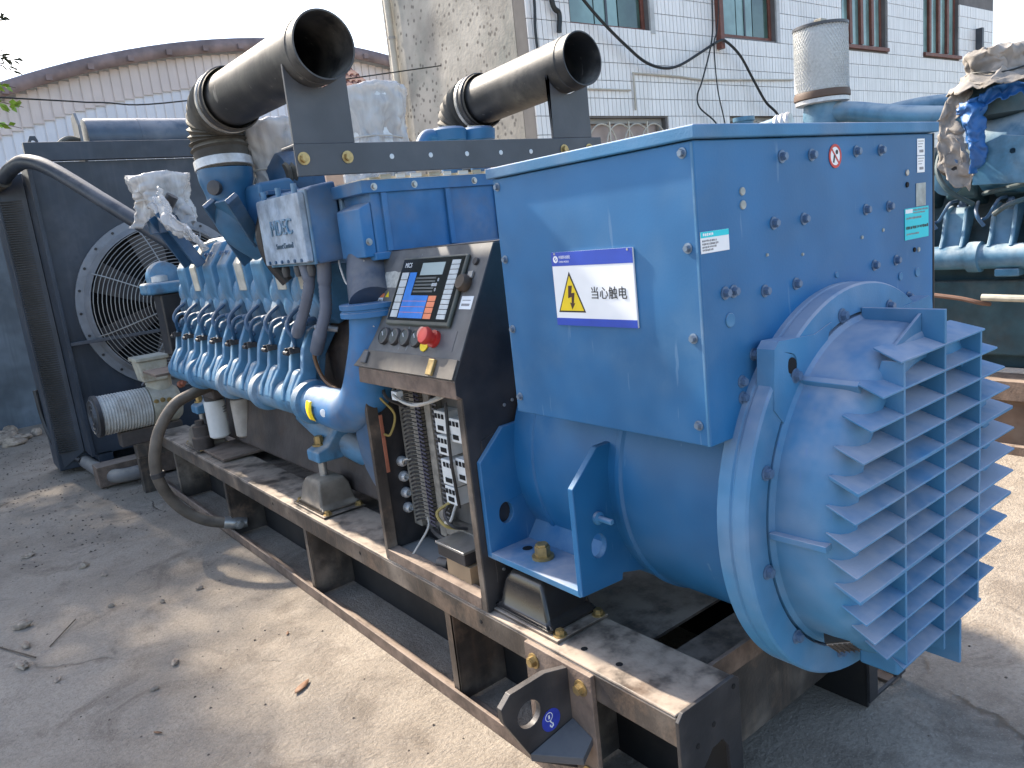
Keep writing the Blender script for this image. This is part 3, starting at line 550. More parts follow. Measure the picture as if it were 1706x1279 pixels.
pc = disc(tb, 'prohibition_sticker', (.579,.0012,1.883), NY, .030, SWHITE, .001, 32)
part('prohibition_ring', M().lathe([(.0235,0),(.0235,.0014),(.0305,.0014),(.0305,0)], (.579,.0010,1.883), NY, 40, True).obox((.579,.0010,1.883), Vector((.68,0,-.73)), Vector((.73,0,.68)), NY, (-.025,.025), (-.0025,.0025), (0,.0016)), RED, tb)
part('prohibition_symbol', M().lathe([(.006,.0),(.006,.0014)], (.587,.0008,1.893), NY, 12).obox((.573,.0008,1.878), Vector((.3,0,1)).normalized(), Vector((1,0,-.3)).normalized(), NY, (-.012,.008), (-.003,.003), (0,.0016)), INK, tb)
# warning sign on the side of the terminal box  (frame: a to the right = -y)
sg = part('warning_sign', M().box(-.0065,-.0005,.197,.495,1.516,1.714), SWHITE, al, .0015, label='white high voltage warning sign with blue bands')
sf = plate((-.0066,.495,1.516), (0,-1,0), UZ, NX); SW, SHt = .298, .198
part('sign_band', ppoly(sf, [(0,SHt-.037),(SW,SHt-.037),(SW,SHt),(0,SHt)], 0, .0006), SBLUE, sg); part('sign_band', ppoly(sf, [(0,0),(SW,0),(SW,.020),(0,.020)], 0, .0006), SBLUE, sg)
part('warning_triangle', ppoly(sf, [(.012,.036),(.118,.036),(.065,.145)], 0, .0006), INK, sg); part('warning_triangle', ppoly(sf, [(.0185,.0405),(.1115,.0405),(.065,.1345)], .0006, .0011), YEL, sg)
part('lightning_bolt', M().add([sf(a,b,c) for c in (.0011,.0016) for a,b in ((.059,.108),(.0735,.108),(.068,.088),(.081,.089),(.0745,.060),(.081,.062),(.067,.044),(.0605,.063),(.0665,.061),(.0685,.078),(.0545,.074))], [(10,9,8,7,6,5,4,3,2,1,0)[::-1], tuple(range(11,22))]+[(i,(i+1)%11,(i+1)%11+11,i+11) for i in range(11)]), mat('bolt_brown', (.06,.02,.012), .5), sg)
text(sg, '当心触电', .0345, sf(.206,.0855,.0006), (0,-1,0), UZ, INK, depth=.0008, sx=.92, space=1.06)
part('sign_logo', M().lathe([(.005,0),(.005,.0006),(.0095,.0006),(.0095,0)], sf(.017,SHt-.019,.0005), NX, 24, True).obox(sf(.017,SHt-.019,.0005), Vector((0,-.7,.7)), Vector((0,.7,.7)), NX, (-.006,.006), (-.0013,.0013), (0,.0008)), SWHITE, sg)
text(sg, '中国移动通信', .0095, sf(.030,SHt-.0145,.0006), (0,-1,0), UZ, SWHITE, depth=.0006, align='LEFT', sx=.8); text(sg, 'CHINA MOBILE', .0068, sf(.030,SHt-.026,.0006), (0,-1,0), UZ, SWHITE, depth=.0006, align='LEFT', sx=.85)
for a,b in ((.015,SHt-.004),(SW-.015,SHt-.004)): disc(sg, 'rivet', sf(a,b,.0006), NX, .003, STEEL, .002)
# foot on the left of the barrel
def foot(sg_):
    f = (lambda x: x) if sg_ < 0 else (lambda x: 2*CX-x)
    ft = part('mounting_foot', M().box(min(f(-.018),f(.16)), max(f(-.018),f(.16)), .50, .965, .693, .715), BLUED, al, .003)
    for y in (.487,.940):
        part('cheek_plate', M().prism([(f(-.02),.70),(f(-.02),1.037),(f(.089),1.137),(f(.26),1.142),(f(.30),.90),(f(.36),.66),(f(.155),.714),(f(.15),.692)], 'y', y, y+.022, [[(f(.064+.030*cos(t)),.836+.038*sin(t)) for t in [2*pi*i/20 for i in range(20)]]]), BLUE, ft, .003)
    part('sloped_plate', M().add([(f(.145),.51,.716),(f(.145),.938,.716),(f(.24),.938,.84),(f(.24),.51,.84),(f(.16),.51,.705),(f(.16),.938,.705),(f(.25),.938,.83),(f(.25),.51,.83)], [(0,1,2,3),(7,6,5,4),(0,4,5,1),(1,5,6,2),(2,6,7,3),(3,7,4,0)]), BLUE, ft)
    if sg_ < 0:
        bolt(ft, (.07,.77,.715), UZ, .026, .05, BRASS); disc(ft, 'bolt_hole', (.085,.87,.7152), UZ, .018, DARK, .001)
        part('pin', M().lathe([(.02,0),(.02,.01),(.009,.012),(.009,.06),(.007,.062)], (.066,.4865,.925), NY, 12), BLUED, ft)
foot(-1); foot(1)

# ================================================================== CONTROL CABINET
cc = thing('control_cabinet', 'open black control cabinet with sloping display panel beside the alternator', 'control cabinet', (.1,1.26,.49))
YA, YZ = .912, 1.612
prof = [(-.08,.527),(-.08,1.275),(-.10,1.29),(-.10,1.337),(.117,1.752),(.30,1.752),(.30,.527)]
sd = part('side_panel', M().prism(prof, 'y', YA-.004, YA), BLACK, cc, .0015)
part('side_panel', M().prism(prof, 'y', YZ, YZ+.004), BLACK, cc, .0015)
part('side_door', M().prism([(-.03,.62),(-.03,1.12),(.02,1.135),(.28,1.135),(.28,.62)], 'y', YA-.007, YA-.0045), BLACK, cc, .001)
for x,z in ((.0,1.09),(.20,1.09),(.08,1.22),(.115,1.23),(.0,.66)): disc(cc, 'screw', (x,YA-.0075,z), NY, .006, STEEL, .003)
part('back_panel', M().box(.125,.135,YA,YZ,.527,1.60), BLACK, cc); part('top_cover', M().box(.118,.30,YA-.003,YZ+.003,1.7525,1.757), BLACK, cc)
part('floor_tray', M().box(-.07,.284,YA+.001,YZ-.001,.545,.552), mat('dusty_tray', (.22,.20,.18), .8, var=.2, vscale=10), cc)
part('jamb', M().box(-.082,-.035,YZ-.022,YZ-.001,.527,1.274), RAIL, cc, .002); part('jamb', M().box(-.082,-.03,YA+.001,YA+.03,.527,1.274), RAIL, cc, .002)
part('sill', M().box(-.083,-.03,YA+.031,YZ-.023,.527,.572), RUST, cc, .003)
part('front_lip', M().box(-.101,-.045,YA-.003,YZ+.003,1.2752,1.336), RUST, cc, .004)
O = Vector((-.10,1.612,1.337)); Vv = (Vector((.117,1.612,1.752))-O).normalized(); Uu = Vector((0,-1,0)); Nn = Uu.cross(Vv)
pf = plate(O, Uu, Vv, Nn)
pan = part('sloping_panel', ppoly(pf, [(-.003,0),(.703,0),(.703,.468),(-.003,.468)], -.003, .004), mat('panel_charcoal', (.075,.078,.082), .5, var=.25, vscale=10, dust=.55, dustcol=(.30,.28,.26), scratch=.3), cc, .001)
def rct(name, a0, a1, b0, b1, c0, c1, mt, par=pan, bev=0, label=None): return part(name, ppoly(pf, [(a0,b0),(a1,b0),(a1,b1),(a0,b1)], c0, c1), mt, par, bev, label=label)
rct('hinge_strip', -.003,.703,.0,.068,.0042,.012,mat('strip_dark', (.07,.065,.06), .6, var=.3, vscale=9, dust=.6, dustcol=(.30,.25,.2)),cc,.002)
dsp = rct('display_unit', .184,.606,.170,.430,.0042,.020,GREEN,cc,.008)
rct('display_face', .197,.594,.187,.420,.0201,.0215,GLOSS,dsp)
for i in range(6): b = .198+i*.0288; rct('key', .214,.262,b,b+.0265,.0216,.0235,mat('key_white', (.50,.53,.53), .5, var=.08, vscale=30),dsp,.001)
for i in range(12): b = .196+i*.0178; rct('key', .527,.578,b,b+.0158,.0216,.0235,mat('key_white', (.50,.53,.53), .5, var=.08, vscale=30),dsp,.001)
for i in range(4): b = .195+i*.0215; rct('key', .440,.489,b,b+.0195,.0216,.0232,ORNG,dsp,.001)
rct('screen', .340,.486,.356,.402,.0216,.0228,LCD,dsp)
part('blue_field', ppoly(pf, [(.268,.196),(.434,.196),(.434,.280),(.315,.281),(.315,.368),(.268,.368)], .0216, .0222), KEYB, dsp)
for i in range(5): rct('legend_bar', .322,.452,.292+i*.0125,.2985+i*.0125,.0216,.0220,mat('legend_grey', (.10,.11,.105), .4),dsp)
for i in range(3): rct('legend_rule', .270,.432,.2165+i*.021,.2178+i*.021,.0223,.0225,ORNG,dsp)
text(dsp, 'MICS', .026, pf(.217,.396,.0217), Uu, Vv, SWHITE, depth=.0006, align='LEFT', sx=.85)
for s_, a, b in (('0',.470,.337),('8080',.452,.319),('0',.466,.301)): text(dsp, s_, .017, pf(a,b,.0218), Uu, Vv, SWHITE, 'digits', .0006)
for i in range(4):
    g0 = put('gauge', 'gauge', lambda: M().lathe([(.033,0),(.033,.012),(.031,.015),(.026,.016),(.026,.013)], (0,0,0), UZ, 28).mesh('gauge', BLACK), cc, pf(.194+i*.0750,.127,.0042), Nn)
    part('dial', M().lathe([(.0258,0),(.0258,.001)], pf(.194+i*.0750,.127,.0175), Nn, 24), mat('dial_face', (.09,.10,.10), .25, var=.2, vscale=40), g0)
    part('needle', M().beam(pf(.194+i*.0750,.127,.0190), pf(.182+i*.0750,.141,.0190), .0022, .001, Nn), SWHITE, g0)
rct('stop_plate', .452,.648,.094,.164,.0042,.0052,mat('panel_mid', (.11,.11,.115), .5, var=.15))
es = part('emergency_stop', M().lathe([(.030,0),(.030,.014),(.020,.016),(.018,.03)], pf(.532,.130,.0053), Nn, 24).lathe([(.018,.0301),(.029,.034),(.031,.044),(.027,.054),(.016,.057)], pf(.532,.130,.0053), Nn, 24), RED, cc)
part('stop_cap', M().lathe([(.021,0),(.021,.006),(.018,.008)], pf(.511,.138,.050), Nn, 20), PINK, es); part('stop_cap', M().lathe([(.024,0),(.024,.004)], pf(.478,.108,.006), Nn, 16), YEL, es)
ks = part('key_switch', M().lathe([(.028,0),(.03,.018),(.024,.03)], pf(.622,.325,.0053), Nn, 22), mat('brown_knob', (.07,.05,.035), .5), cc); rct('key_bow', .626,.650,.345,.368,.006,.014,STEEL,ks,.001)
disc(cc, 'indicator', pf(.645,.403,.0045), Nn, .013, BLACK, .010); disc(cc, 'push_button', pf(.089,.163,.0045), Nn, .021, STEEL, .018)
rct('label_plate', .617,.684,.239,.284,.0042,.0048,SWHITE); rct('label_print', .626,.672,.250,.258,.0049,.0051,INKG); rct('label_print', .626,.672,.268,.271,.0049,.0051,INKG)
part('peeling_label', ppoly(pf, [(.044,.320),(.168,.318),(.172,.383),(.150,.378),(.120,.385),(.050,.381)], .0042, .0050), mat('torn_paper', (.42,.41,.37), .8, var=.2, vscale=60), pan)
rct('instruction_strip', .052,.086,.170,.278,.0042,.0048,SWHITE); rct('strip_header', .050,.090,.279,.295,.0042,.0048,ORNG)
for i in range(6): rct('strip_print', .056,.082,.178+i*.0165,.188+i*.0165,.0049,.0051,INKG)
part('warning_triangle', ppoly(pf, [(.100,.280),(.128,.280),(.114,.303)], .0042, .0048), YEL, pan)
disc(pan, 'prohibition_sticker', pf(.124,.236,.0043), Nn, .024, SWHITE, .0006, 24)
part('prohibition_ring', M().lathe([(.018,0),(.018,.0006),(.0238,.0006),(.0238,0)], pf(.124,.236,.0049), Nn, 28, True).obox(pf(.124,.236,.0049), (Uu*.7+Vv*.7), (Uu*.7-Vv*.7), Nn, (-.019,.019), (-.0018,.0018), (0,.0007)), RED, pan)
rct('hinge', .085,.125,.015,.06,.012,.022,GREYB,cc,.003); rct('catch', .555,.59,.005,.06,.012,.024,BRASS,cc,.003)
# inside: mounting plate, ducts, terminal rows, contactors, wires
part('mounting_plate', M().box(.112,.120,1.0,1.60,.60,1.33), mat('plate_grey', (.16,.15,.14), .6, var=.2, vscale=8, dust=.3), cc)
for y0,y1 in ((1.527,1.585),(1.345,1.388)): part('wire_duct', M().box(.055,.1115,y0,y1,.64,1.27), TERM, cc, .003)
part('wire_duct', M().box(.055,.1115,1.05,1.344,.655,.70), TERM, cc, .003)
part('din_rail', M().box(.102,.1115,1.445,1.485,.67,1.26), STEEL, cc)
for i in range(34):
    z = .685+i*.0165; put('terminal_block', 'tblk', lambda: M().box(-.028,.028,-.045,.045,0,.0125).mesh('terminal_block', TERM, 0), cc, (.074,1.462,z))
    put('wire_end', 'wend', lambda: M().tube([(0,0,0),(-.016,.025,-.005),(-.012,.05,-.016)], .0042, 5).mesh('wire_end', BLACK), cc, (.047,1.475,z+.006))
    put('wire_end', 'wend2', lambda: M().tube([(0,0,0),(-.012,-.02,-.004),(-.006,-.045,-.012)], .004, 5).mesh('wire_end', mat('dark_violet_wire', (.05,.04,.06), .6)), cc, (.047,1.435,z+.006))
for i in range(28): put('wire_end', 'wend3', lambda: M().tube([(0,0,0),(-.02,-.025,-.004),(-.015,-.05,-.01)], .005, 5).mesh('wire_end', BLACK), cc, (.07,1.343,.72+i*.0195))
for y,z,w_,h in ((1.265,1.12,.075,.085),(1.265,1.03,.075,.075),(1.255,.925,.085,.10),(1.255,.835,.075,.07),(1.17,1.1,.07,.09),(1.16,.95,.07,.09)):
    ct = part('contactor', M().box(.045,.1115,y-w_/2,y+w_/2,z-h/2,z+h/2), WHITE, cc, .003)
    for k in range(3): part('contact_slot', M().box(.0425,.0445,y-w_/2+.010+k*.022,y-w_/2+.024+k*.022,z+h/2-.028,z+h/2-.010), DARK, ct)
    part('contact_slot', M().box(.0425,.0445,y-w_/4,y+w_/4,z-h/2+.012,z-h/2+.03), DARK, ct)
for z in (.91,.845,.775,.71): put('cable_gland', 'gland', lambda: M().lathe([(.022,0),(.022,.015),(.016,.026),(.012,.028),(.012,.01)], (0,0,0), UZ, 16).mesh('cable_gland', ALU if True else BLACK), cc, (.045,1.61,z), NY)
part('copper_strap', M().box(-.036,-.020,1.588,1.594,.885,1.125), COPPER, cc, .002)
for pts, r, mt in (([(-.05,1.59,1.27),(-.03,1.57,1.2),(.02,1.56,1.12),(.0,1.58,1.04),(-.025,1.59,1.045)],.005,WIREY), ([(.05,1.55,1.26),(-.03,1.45,1.22),(-.03,1.28,1.20),(.05,1.15,1.26)],.006,WIREW), ([(.06,1.52,1.26),(-.02,1.40,1.20),(-.02,1.22,1.215),(.06,1.10,1.27)],.006,WIREW), ([(.0,1.59,1.26),(-.02,1.53,1.20),(.05,1.50,1.15)],.007,BLACK), ([(.04,1.59,.90),(.03,1.55,.93),(.05,1.53,.93)],.004,WIREW),
    ([(.05,1.46,.70),(.03,1.44,.66),(-.03,1.46,.58),(-.04,1.45,.56),(-.03,1.2,.565)],.0045,WIREW), ([(.09,1.5,.62),(.08,1.42,.61),(.09,1.3,.60),(.1,1.2,.60)],.014,BLACK), ([(.05,1.28,.80),(.0,1.30,.77),(.0,1.25,.73),(.05,1.22,.71)],.006,WIREY), ([(.05,1.29,.79),(-.005,1.24,.78),(.0,1.2,.74),(.05,1.18,.72)],.006,BLACK), ([(.05,1.24,.80),(.0,1.21,.76),(.01,1.27,.735),(.05,1.31,.72)],.006,WIREW), ([(.05,1.22,1.2),(.03,1.2,1.0),(.04,1.2,.8)],.006,BLACK)):
    part('wire', M().tube(spline(pts,6), r, 6), mt, cc)
part('white_connector', M().box(-.03,0,1.43,1.47,1.20,1.235), SWHITE, cc, .002)
part('cardboard_box', M().box(-.045,.06,1.05,1.20,.553,.635), CARDB, cc, .002); part('relay_box', M().box(-.055,.07,1.06,1.235,.64,.685), BLACK, cc, .003); part('relay_lid', M().box(-.06,.075,1.055,1.24,.6855,.695), STEEL, cc, .002)
part('floor_sheet', M().box(-.05,.11,1.27,1.59,.5525,.556), mat('grey_sheet', (.30,.29,.27), .6, var=.12), cc)
part('perforated_vent', M().box(.10,.111,1.06,1.34,.57,.645), mat('vent_grey', (.10,.10,.10), .6, var=.5, vscale=90), cc)
part('loose_plug', M().lathe([(.022,0),(.022,.05),(.012,.055),(.012,.09)], (-.02,1.30,.575), (.3,-1,0), 12), BLACK, cc)
cc.location = (.142,1.3255,.454); cc.scale = (1.028,1.028,1.028)

# ================================================================== DIESEL ENGINE
en = thing('diesel_engine', 'light blue vee diesel engine with ribbed manifold and cylinder heads', 'engine', (CX,3.2,.49))
part('crankcase', M().prism([(.20,.55),(.28,.95),(.16,1.15),(.16,1.32),(.34,1.56),(.575,1.45),(.81,1.56),(.99,1.32),(.99,1.15),(.87,.95),(.95,.55)], 'y', 1.72, 4.72), BLOCK, en, .02)
part('oil_pan', M().prism([(.28,.50),(.24,.56),(.91,.56),(.87,.50)], 'y', 1.9, 4.6), BLOCK, en, .01)
part('flywheel_housing', M().lathe([(.30,1.715),(.60,1.72),(.60,1.84),(.52,1.90),(.45,1.94)], (CX,0,CZ), UY, 48), ENGD, en)
YC = [2.40+.285*i for i in range(8)]
cyl_prof = [(.50,1.90),(.30,1.93),(.18,1.905),(.078,1.765),(.088,1.60),(.125,1.50),(.20,1.43),(.45,1.55)]
def head_mesh():
    b = M(); b.prism(cyl_prof, 'y', -.086, .086); return b.mesh('cylinder_head', ENG)
def mir(me, nm):
    m2 = me.copy(); m2.transform(Matrix.Translation((2*CX,0,0)) @ Matrix.Scale(-1,4,(1,0,0))); m2.flip_normals(); return m2
hm = head_mesh(); hmr = mir(hm, 'r')
def shared(name, me, loc, parent, bevel=0, seg=2):
    o = bpy.data.objects.new(name, me); C.objects.link(o); o.location = loc; attach(o, parent)
    if bevel: md = o.modifiers.new('bevel','BEVEL'); md.width = bevel; md.segments = seg; md.limit_method = 'ANGLE'; md.angle_limit = radians(25); md.harden_normals = True
    return o
lobe = M().prism([(.48,1.85),(.25,1.875),(.185,1.83),(.125,1.72),(.115,1.60),(.075,1.51),(.10,1.42),(.25,1.38),(.45,1.5)], 'y', -.046, .046).mesh('head_lobe', ENG)
band = M().prism([(.25,1.912),(.185,1.895),(.085,1.765),(.093,1.620),(.082,1.615),(.070,1.768),(.174,1.912),(.25,1.932)], 'y', -.055, .055).mesh('sunlit_band', mat('sunlit_dusty_band', (.50,.47,.40), .7, var=.2, vscale=14, grime=.4, grimecol=(.2,.3,.38), gscale=9))  # pale strips that paint sunlight and dust onto some heads
knuckle = M().sphere((0,0,0), (.055,.062,.085), 14, 10).mesh('head_knuckle', ENG)
foot_m = M().lathe([(.016,0),(.022,.01),(.020,.04),(.012,.05)], (0,0,0), NX, 10).mesh('injector_cap', ENGD)
runner = M()
for s in (-1,1): runner.prism([(.135,1.47),(.04,1.43),(-.005,1.34),(-.025,1.24),(-.075,1.165),(-.092,1.10),(-.06,1.08),(.03,1.12),(.05,1.24),(.10,1.36),(.16,1.42)], 'y', s*.068-.018, s*.068+.018)
runner.prism([(.17,1.43),(.11,1.38),(.065,1.24),(.02,1.14),(.08,1.13),(.12,1.30),(.19,1.40)], 'y', -.06, .06)
run_m = runner.mesh('exhaust_runner', ENG)
saddle = M().prism([(-.086,1.09),(-.075,1.15),(-.03,1.235),(.0,1.25),(.06,1.2),(.06,1.10)], 'y', -.035, .035).mesh('runner_saddle', ENG)
clampm = M().box(-.025,.02,-.026,.026,-.013,.013).box(-.036,-.018,-.036,-.022,-.010,.022).box(-.036,-.018,.016,.030,-.015,.015).lathe([(.012,0),(.012,.05)], (-.03,0,-.01), UY, 8).mesh('clamp', BLACK)
hosem = M().tube(spline([(.07,-.10,1.48),(.0,-.085,1.47),(-.02,-.06,1.42),(-.005,-.02,1.365),(.01,.02,1.35)],6), .0105, 8).mesh('injector_hose', ENGD)
linem = M().tube(spline([(.09,.06,1.53),(.03,.05,1.49),(.0,.03,1.44),(.02,.0,1.38)],5), .012, 8).mesh('fuel_line', ENGD)
for i, y in enumerate(YC):
    h = shared('cylinder_head', hm, (0,y,0), en, .013, 3); shared('cylinder_head', hmr, (0,y,0), en, .022, 3)
    shared('head_lobe', lobe, (0,y+.1425,0), en, .018, 3)
    if i in (0,1,3,6): shared('sunlit_band', band, (0,y-.02,0), h, .004)
    shared('injector_cap', foot_m, (.075,y-.10,1.47), h); shared('head_knuckle', knuckle, (.143,y-.005,1.53), h); shared('head_knuckle', knuckle, (.138,y+.1425,1.60), h)
    rn = shared('exhaust_runner', run_m, (0,y,0), en, .008, 2); shared('runner_saddle', saddle, (0,y,0), rn, .02, 3)
    shared('clamp', clampm, (-.005,y+.02,1.335), en, .003); shared('injector_hose', hosem, (0,y+.02,0), en); shared('fuel_line', linem, (0,y+.04,0), en)
    bolt(h, (.115,y+.05,1.835), (-.75,0,.6), .012, .014, BOLT); bolt(h, (.115,y-.05,1.835), (-.75,0,.6), .012, .014, BOLT)
part('exhaust_manifold', M().tube([(.0,4.55,1.095),(.0,4.5,1.095),(.0,2.2,1.095)], .082, 28), ENG, en)
for y in (4.03,3.42,2.87,2.30): part('manifold_collar', M().lathe([(.082,-.035),(.103,-.03),(.108,0),(.103,.03),(.082,.035)], (0,y,1.095), UY, 28), ENG, en)
el = part('manifold_elbow', M().tube(spline([(.0,2.22,1.095),(.0,2.06,1.09),(.0,1.90,1.10),(.005,1.77,1.17),(.02,1.70,1.30),(.04,1.67,1.42),(.05,1.66,1.53)],6), [.086+.016*min(1,i/18) for i in range(37)], 28), ENGB, en)
part('elbow_flange', M().lathe([(.10,1.515),(.135,1.516),(.135,1.535),(.128,1.538),(.128,1.545),(.135,1.548),(.135,1.566),(.10,1.567)], (.05,1.66,0), UZ, 28), ENGB, el)
part('exhaust_riser', M().tube(spline([(.05,1.66,1.56),(.10,1.75,1.66),(.17,1.84,1.80)],6), [.095]*13, 24), mat('dark_blue_riser', (.05,.075,.12), .6, var=.3, vscale=5, dust=.4, grime=.7, grimecol=(.10,.055,.035), gscale=5), en)  # riser is a darker blue than the elbow, with brown blotches
part('yellow_label', M().lathe([(.0995,-.03),(.0995,.03)], (0,2.13,1.095), UY, 12, False, radians(150), radians(205)), YEL, el, solid=.001)
disc(el, 'round_sticker', (-.095,1.985,1.10), (-1,-.3,0), .018, SWHITE, .003)
# charge-air housing across the rear top
ch = part('charge_air_housing', M().box(.10,1.12,1.655,2.3,1.73,2.035), ENGB, en, .01)
part('housing_flange', M().box(.06,1.16,1.640,2.33,1.985,2.0355), ENGB, ch, .004); part('housing_flange', M().box(.085,1.135,1.645,2.32,1.725,1.755), ENGB, ch, .004)
for x in (.155,.46,.72,.95): part('rib', M().box(x-.012,x+.012,1.640,1.654,1.756,1.984), ENGB, ch, .003)
part('corner_block', M().prism([(.045,1.74),(.045,1.93),(.10,1.955),(.099,1.74)], 'y', 1.66, 1.86), ENGB, ch, .006)
for x in (.07,.115,.30,.60,.88): bolt(ch, (x,1.641 if x > .1 else 1.659,2.008 if x > .1 else 1.80), NY, .010, .012, STEEL)
part('gasket', M().box(.11,1.10,1.66,2.2,2.036,2.046), mat('cream_gasket', (.50,.45,.34), .9, var=.35, vscale=14), ch)
for i in range(8): x = .14+i*.075+random.uniform(-.01,.01); part('insulation_tag', M().box(x,x+random.uniform(.03,.055),1.632,1.6395,2.037,2.052), WHITE if i % 3 else CREAM, ch)
# control electronics box
eb = part('electronics_box', M().prism([(-.058,1.75),(-.058,2.03),(-.02,2.05),(.085,2.065),(.085,1.74),(-.03,1.735)], 'y', 1.905, 2.385), ENGB, en, .012)
ef = plate((-.059,2.385,1.74), (0,-1,0), UZ, NX)
ebl = part('cast_lid', ppoly(ef, [(.012,.005),(.468,.005),(.475,.012),(.475,.275),(.468,.287),(.02,.290),(.010,.280)], 0, .028), ECU, eb, .008, seg=3)
part('lid_rim', ppoly(ef, [(-.004,-.006),(.484,-.006),(.484,.298),(-.004,.298)], -.012, -.0005), ENG, eb, .004)
text(ebl, 'MDEC', .094, ef(.262,.158,.0285), (0,-1,0), UZ, ENG, depth=.012, sx=.92); text(ebl, 'Smart Control', .034, ef(.265,.082,.0285), (0,-1,0), UZ, mat('lettering_dark', (.07,.12,.17), .5), depth=.006, sx=.92)
for i in range(6): part('lid_bolt', M().lathe([(.008,0),(.008,.006)], ef(.07+i*.07,.016,.028), NX, 10), ENGD, ebl)
for i in range(3): part('hinge_pin', M().lathe([(.012,-.03),(.012,.03)], ef(.06+i*.17,.298,.005), UZ, 10), ENG, eb)
for i in range(3): part('plug_socket', M().lathe([(.016,0),(.02,-.02),(.014,-.05)], (-.02,2.32-i*.14,1.735), UZ, 12), GREYB, eb)
part('support_arm', M().prism([(.085,1.78),(.085,2.02),(.13,1.86),(.16,1.76),(.10,1.745)], 'y', 1.88, 1.902), ENG, eb, .004)
part('cable_loom', M().tube(spline([(-.03,2.43,1.98),(-.05,2.46,1.88),(-.03,2.45,1.76),(.02,2.42,1.66)],5), .03, 10), BLACK, en)
for nm, pts, r in (('conduit', [(-.02,2.10,1.74),(-.02,2.085,1.66),(-.025,2.15,1.56),(-.02,2.26,1.47),(0,2.36,1.42)], .026), ('conduit', [(.02,1.99,1.745),(.02,2.02,1.64),(.02,2.05,1.53),(.01,2.12,1.43),(.03,2.24,1.34)], .028)):
    P_ = spline(pts, 12); part(nm, M().tube(P_, [r*(1 if (i % 2) else .90) if 10 < i < 36 else r*1.1 for i in range(len(P_))], 12), mat('violet_grey_conduit', (.12,.14,.19), .5, var=.15, dust=.4, dustcol=(.35,.33,.3)), en)
part('thin_wire', M().tube(spline([(.06,1.93,1.74),(.03,1.86,1.70),(.02,1.80,1.64),(.03,1.74,1.68),(.06,1.70,1.73)],6), .004, 5), WIREW, en)
part('brown_wire', M().tube(spline([(.04,2.16,1.42),(.02,2.25,1.32),(.03,2.2,1.20),(.03,2.0,1.16),(.05,1.86,1.15)],6), .010, 6), mat('brown_wire', (.14,.07,.03), .6), en)
part('sensor_stub', M().tube([(.10,2.13,1.43),(.03,2.18,1.45),(.02,2.19,1.45)], .014, 8), STEEL, en)
part('drain_elbow', M().tube(spline([(.33,2.30,.70),(.24,2.45,.78),(.17,2.60,.87),(.12,2.72,.97)],5), [.062]*16, 18, False), ENG, en, solid=.006)
# front gear case with belt guard and pump
part('gear_case', M().box(.22,.92,4.73,4.86,.62,1.80), ENGD, en, .02); part('belt_guard', M().box(.02,.20,4.80,5.0,1.16,1.60), BLACK, en, .015)
part('pump_top', M().box(-.06,.20,4.76,5.02,1.605,1.69), ENG, en, .02); part('pump_cap', M().lathe([(.07,0),(.07,.04),(.05,.05)], (.06,4.9,1.692), UZ, 16), ALU, en)
part('pump_body', M().lathe([(.05,0),(.11,.02),(.12,.10),(.08,.14)], (.1,4.85,1.72), UY, 20), ENG, en); part('crank_pulley', M().lathe([(.16,0),(.18,.01),(.18,.09),(.14,.10)], (CX,4.87,.92), UY, 28), BLACK, en)
part('drive_shaft', M().lathe([(.05,0),(.05,1.55)], (CX,4.95,1.46), UY, 16), STEEL, en); part('tool_tray', M().box(-.13,.16,4.74,5.12,1.03,1.05), RUST, en, .004)
# lower left equipment: spin-on filters, bracket, foot to the mount
ff = part('filter_head', M().box(.04,.34,4.05,4.4,.90,.97), BLOCK, en, .015)
for x,y,mt,nm,zb in ((.105,4.28,WHITE,'oil_filter',.60),(.235,4.12,mat('brownish_filter', (.42,.37,.32), .6, var=.15, vscale=9),'oil_filter',.60)):
    o_ = part(nm, M().lathe([(.055,zb),(.068,zb+.012),(.070,zb+.25),(.066,zb+.262),(.060,zb+.264),(.060,zb+.30)], (x,y,0), UZ, 24), mt, en); part('filter_neck', M().lathe([(.062,zb+.265),(.064,zb+.302)], (x,y,0), UZ, 20), BLACK, o_)
    for k in range(3): part('print', M().lathe([(.0705,zb+.175+k*.018),(.0705,zb+.183+k*.018)], (x,y,0), UZ, 6, False, radians(205), radians(235+k*8)), INKG, o_, solid=.0005)
part('filter_tray', M().box(.0,.33,3.95,4.45,.5035,.52), RUST, en, .003); part('pump_block', M().lathe([(.07,.521),(.07,.60),(.055,.61),(.055,.68),(.03,.69),(.03,.72)], (.02,4.42,0), UZ, 16), BLOCK, en)
for y in (2.55,4.6):
    part('engine_foot', M().prism([(.04,.742),(.04,.80),(.10,.82),(.17,.90),(.26,1.02),(.36,1.0),(.36,.80),(.20,.742)], 'y', y-.09, y+.05), ENG, en, .012); bolt(en, (.095,y,.815), UZ, .024, .05, BRASS)
part('red_tag', M().box(.12,.15,2.0,2.03,.82,.98), RED, en, .004)
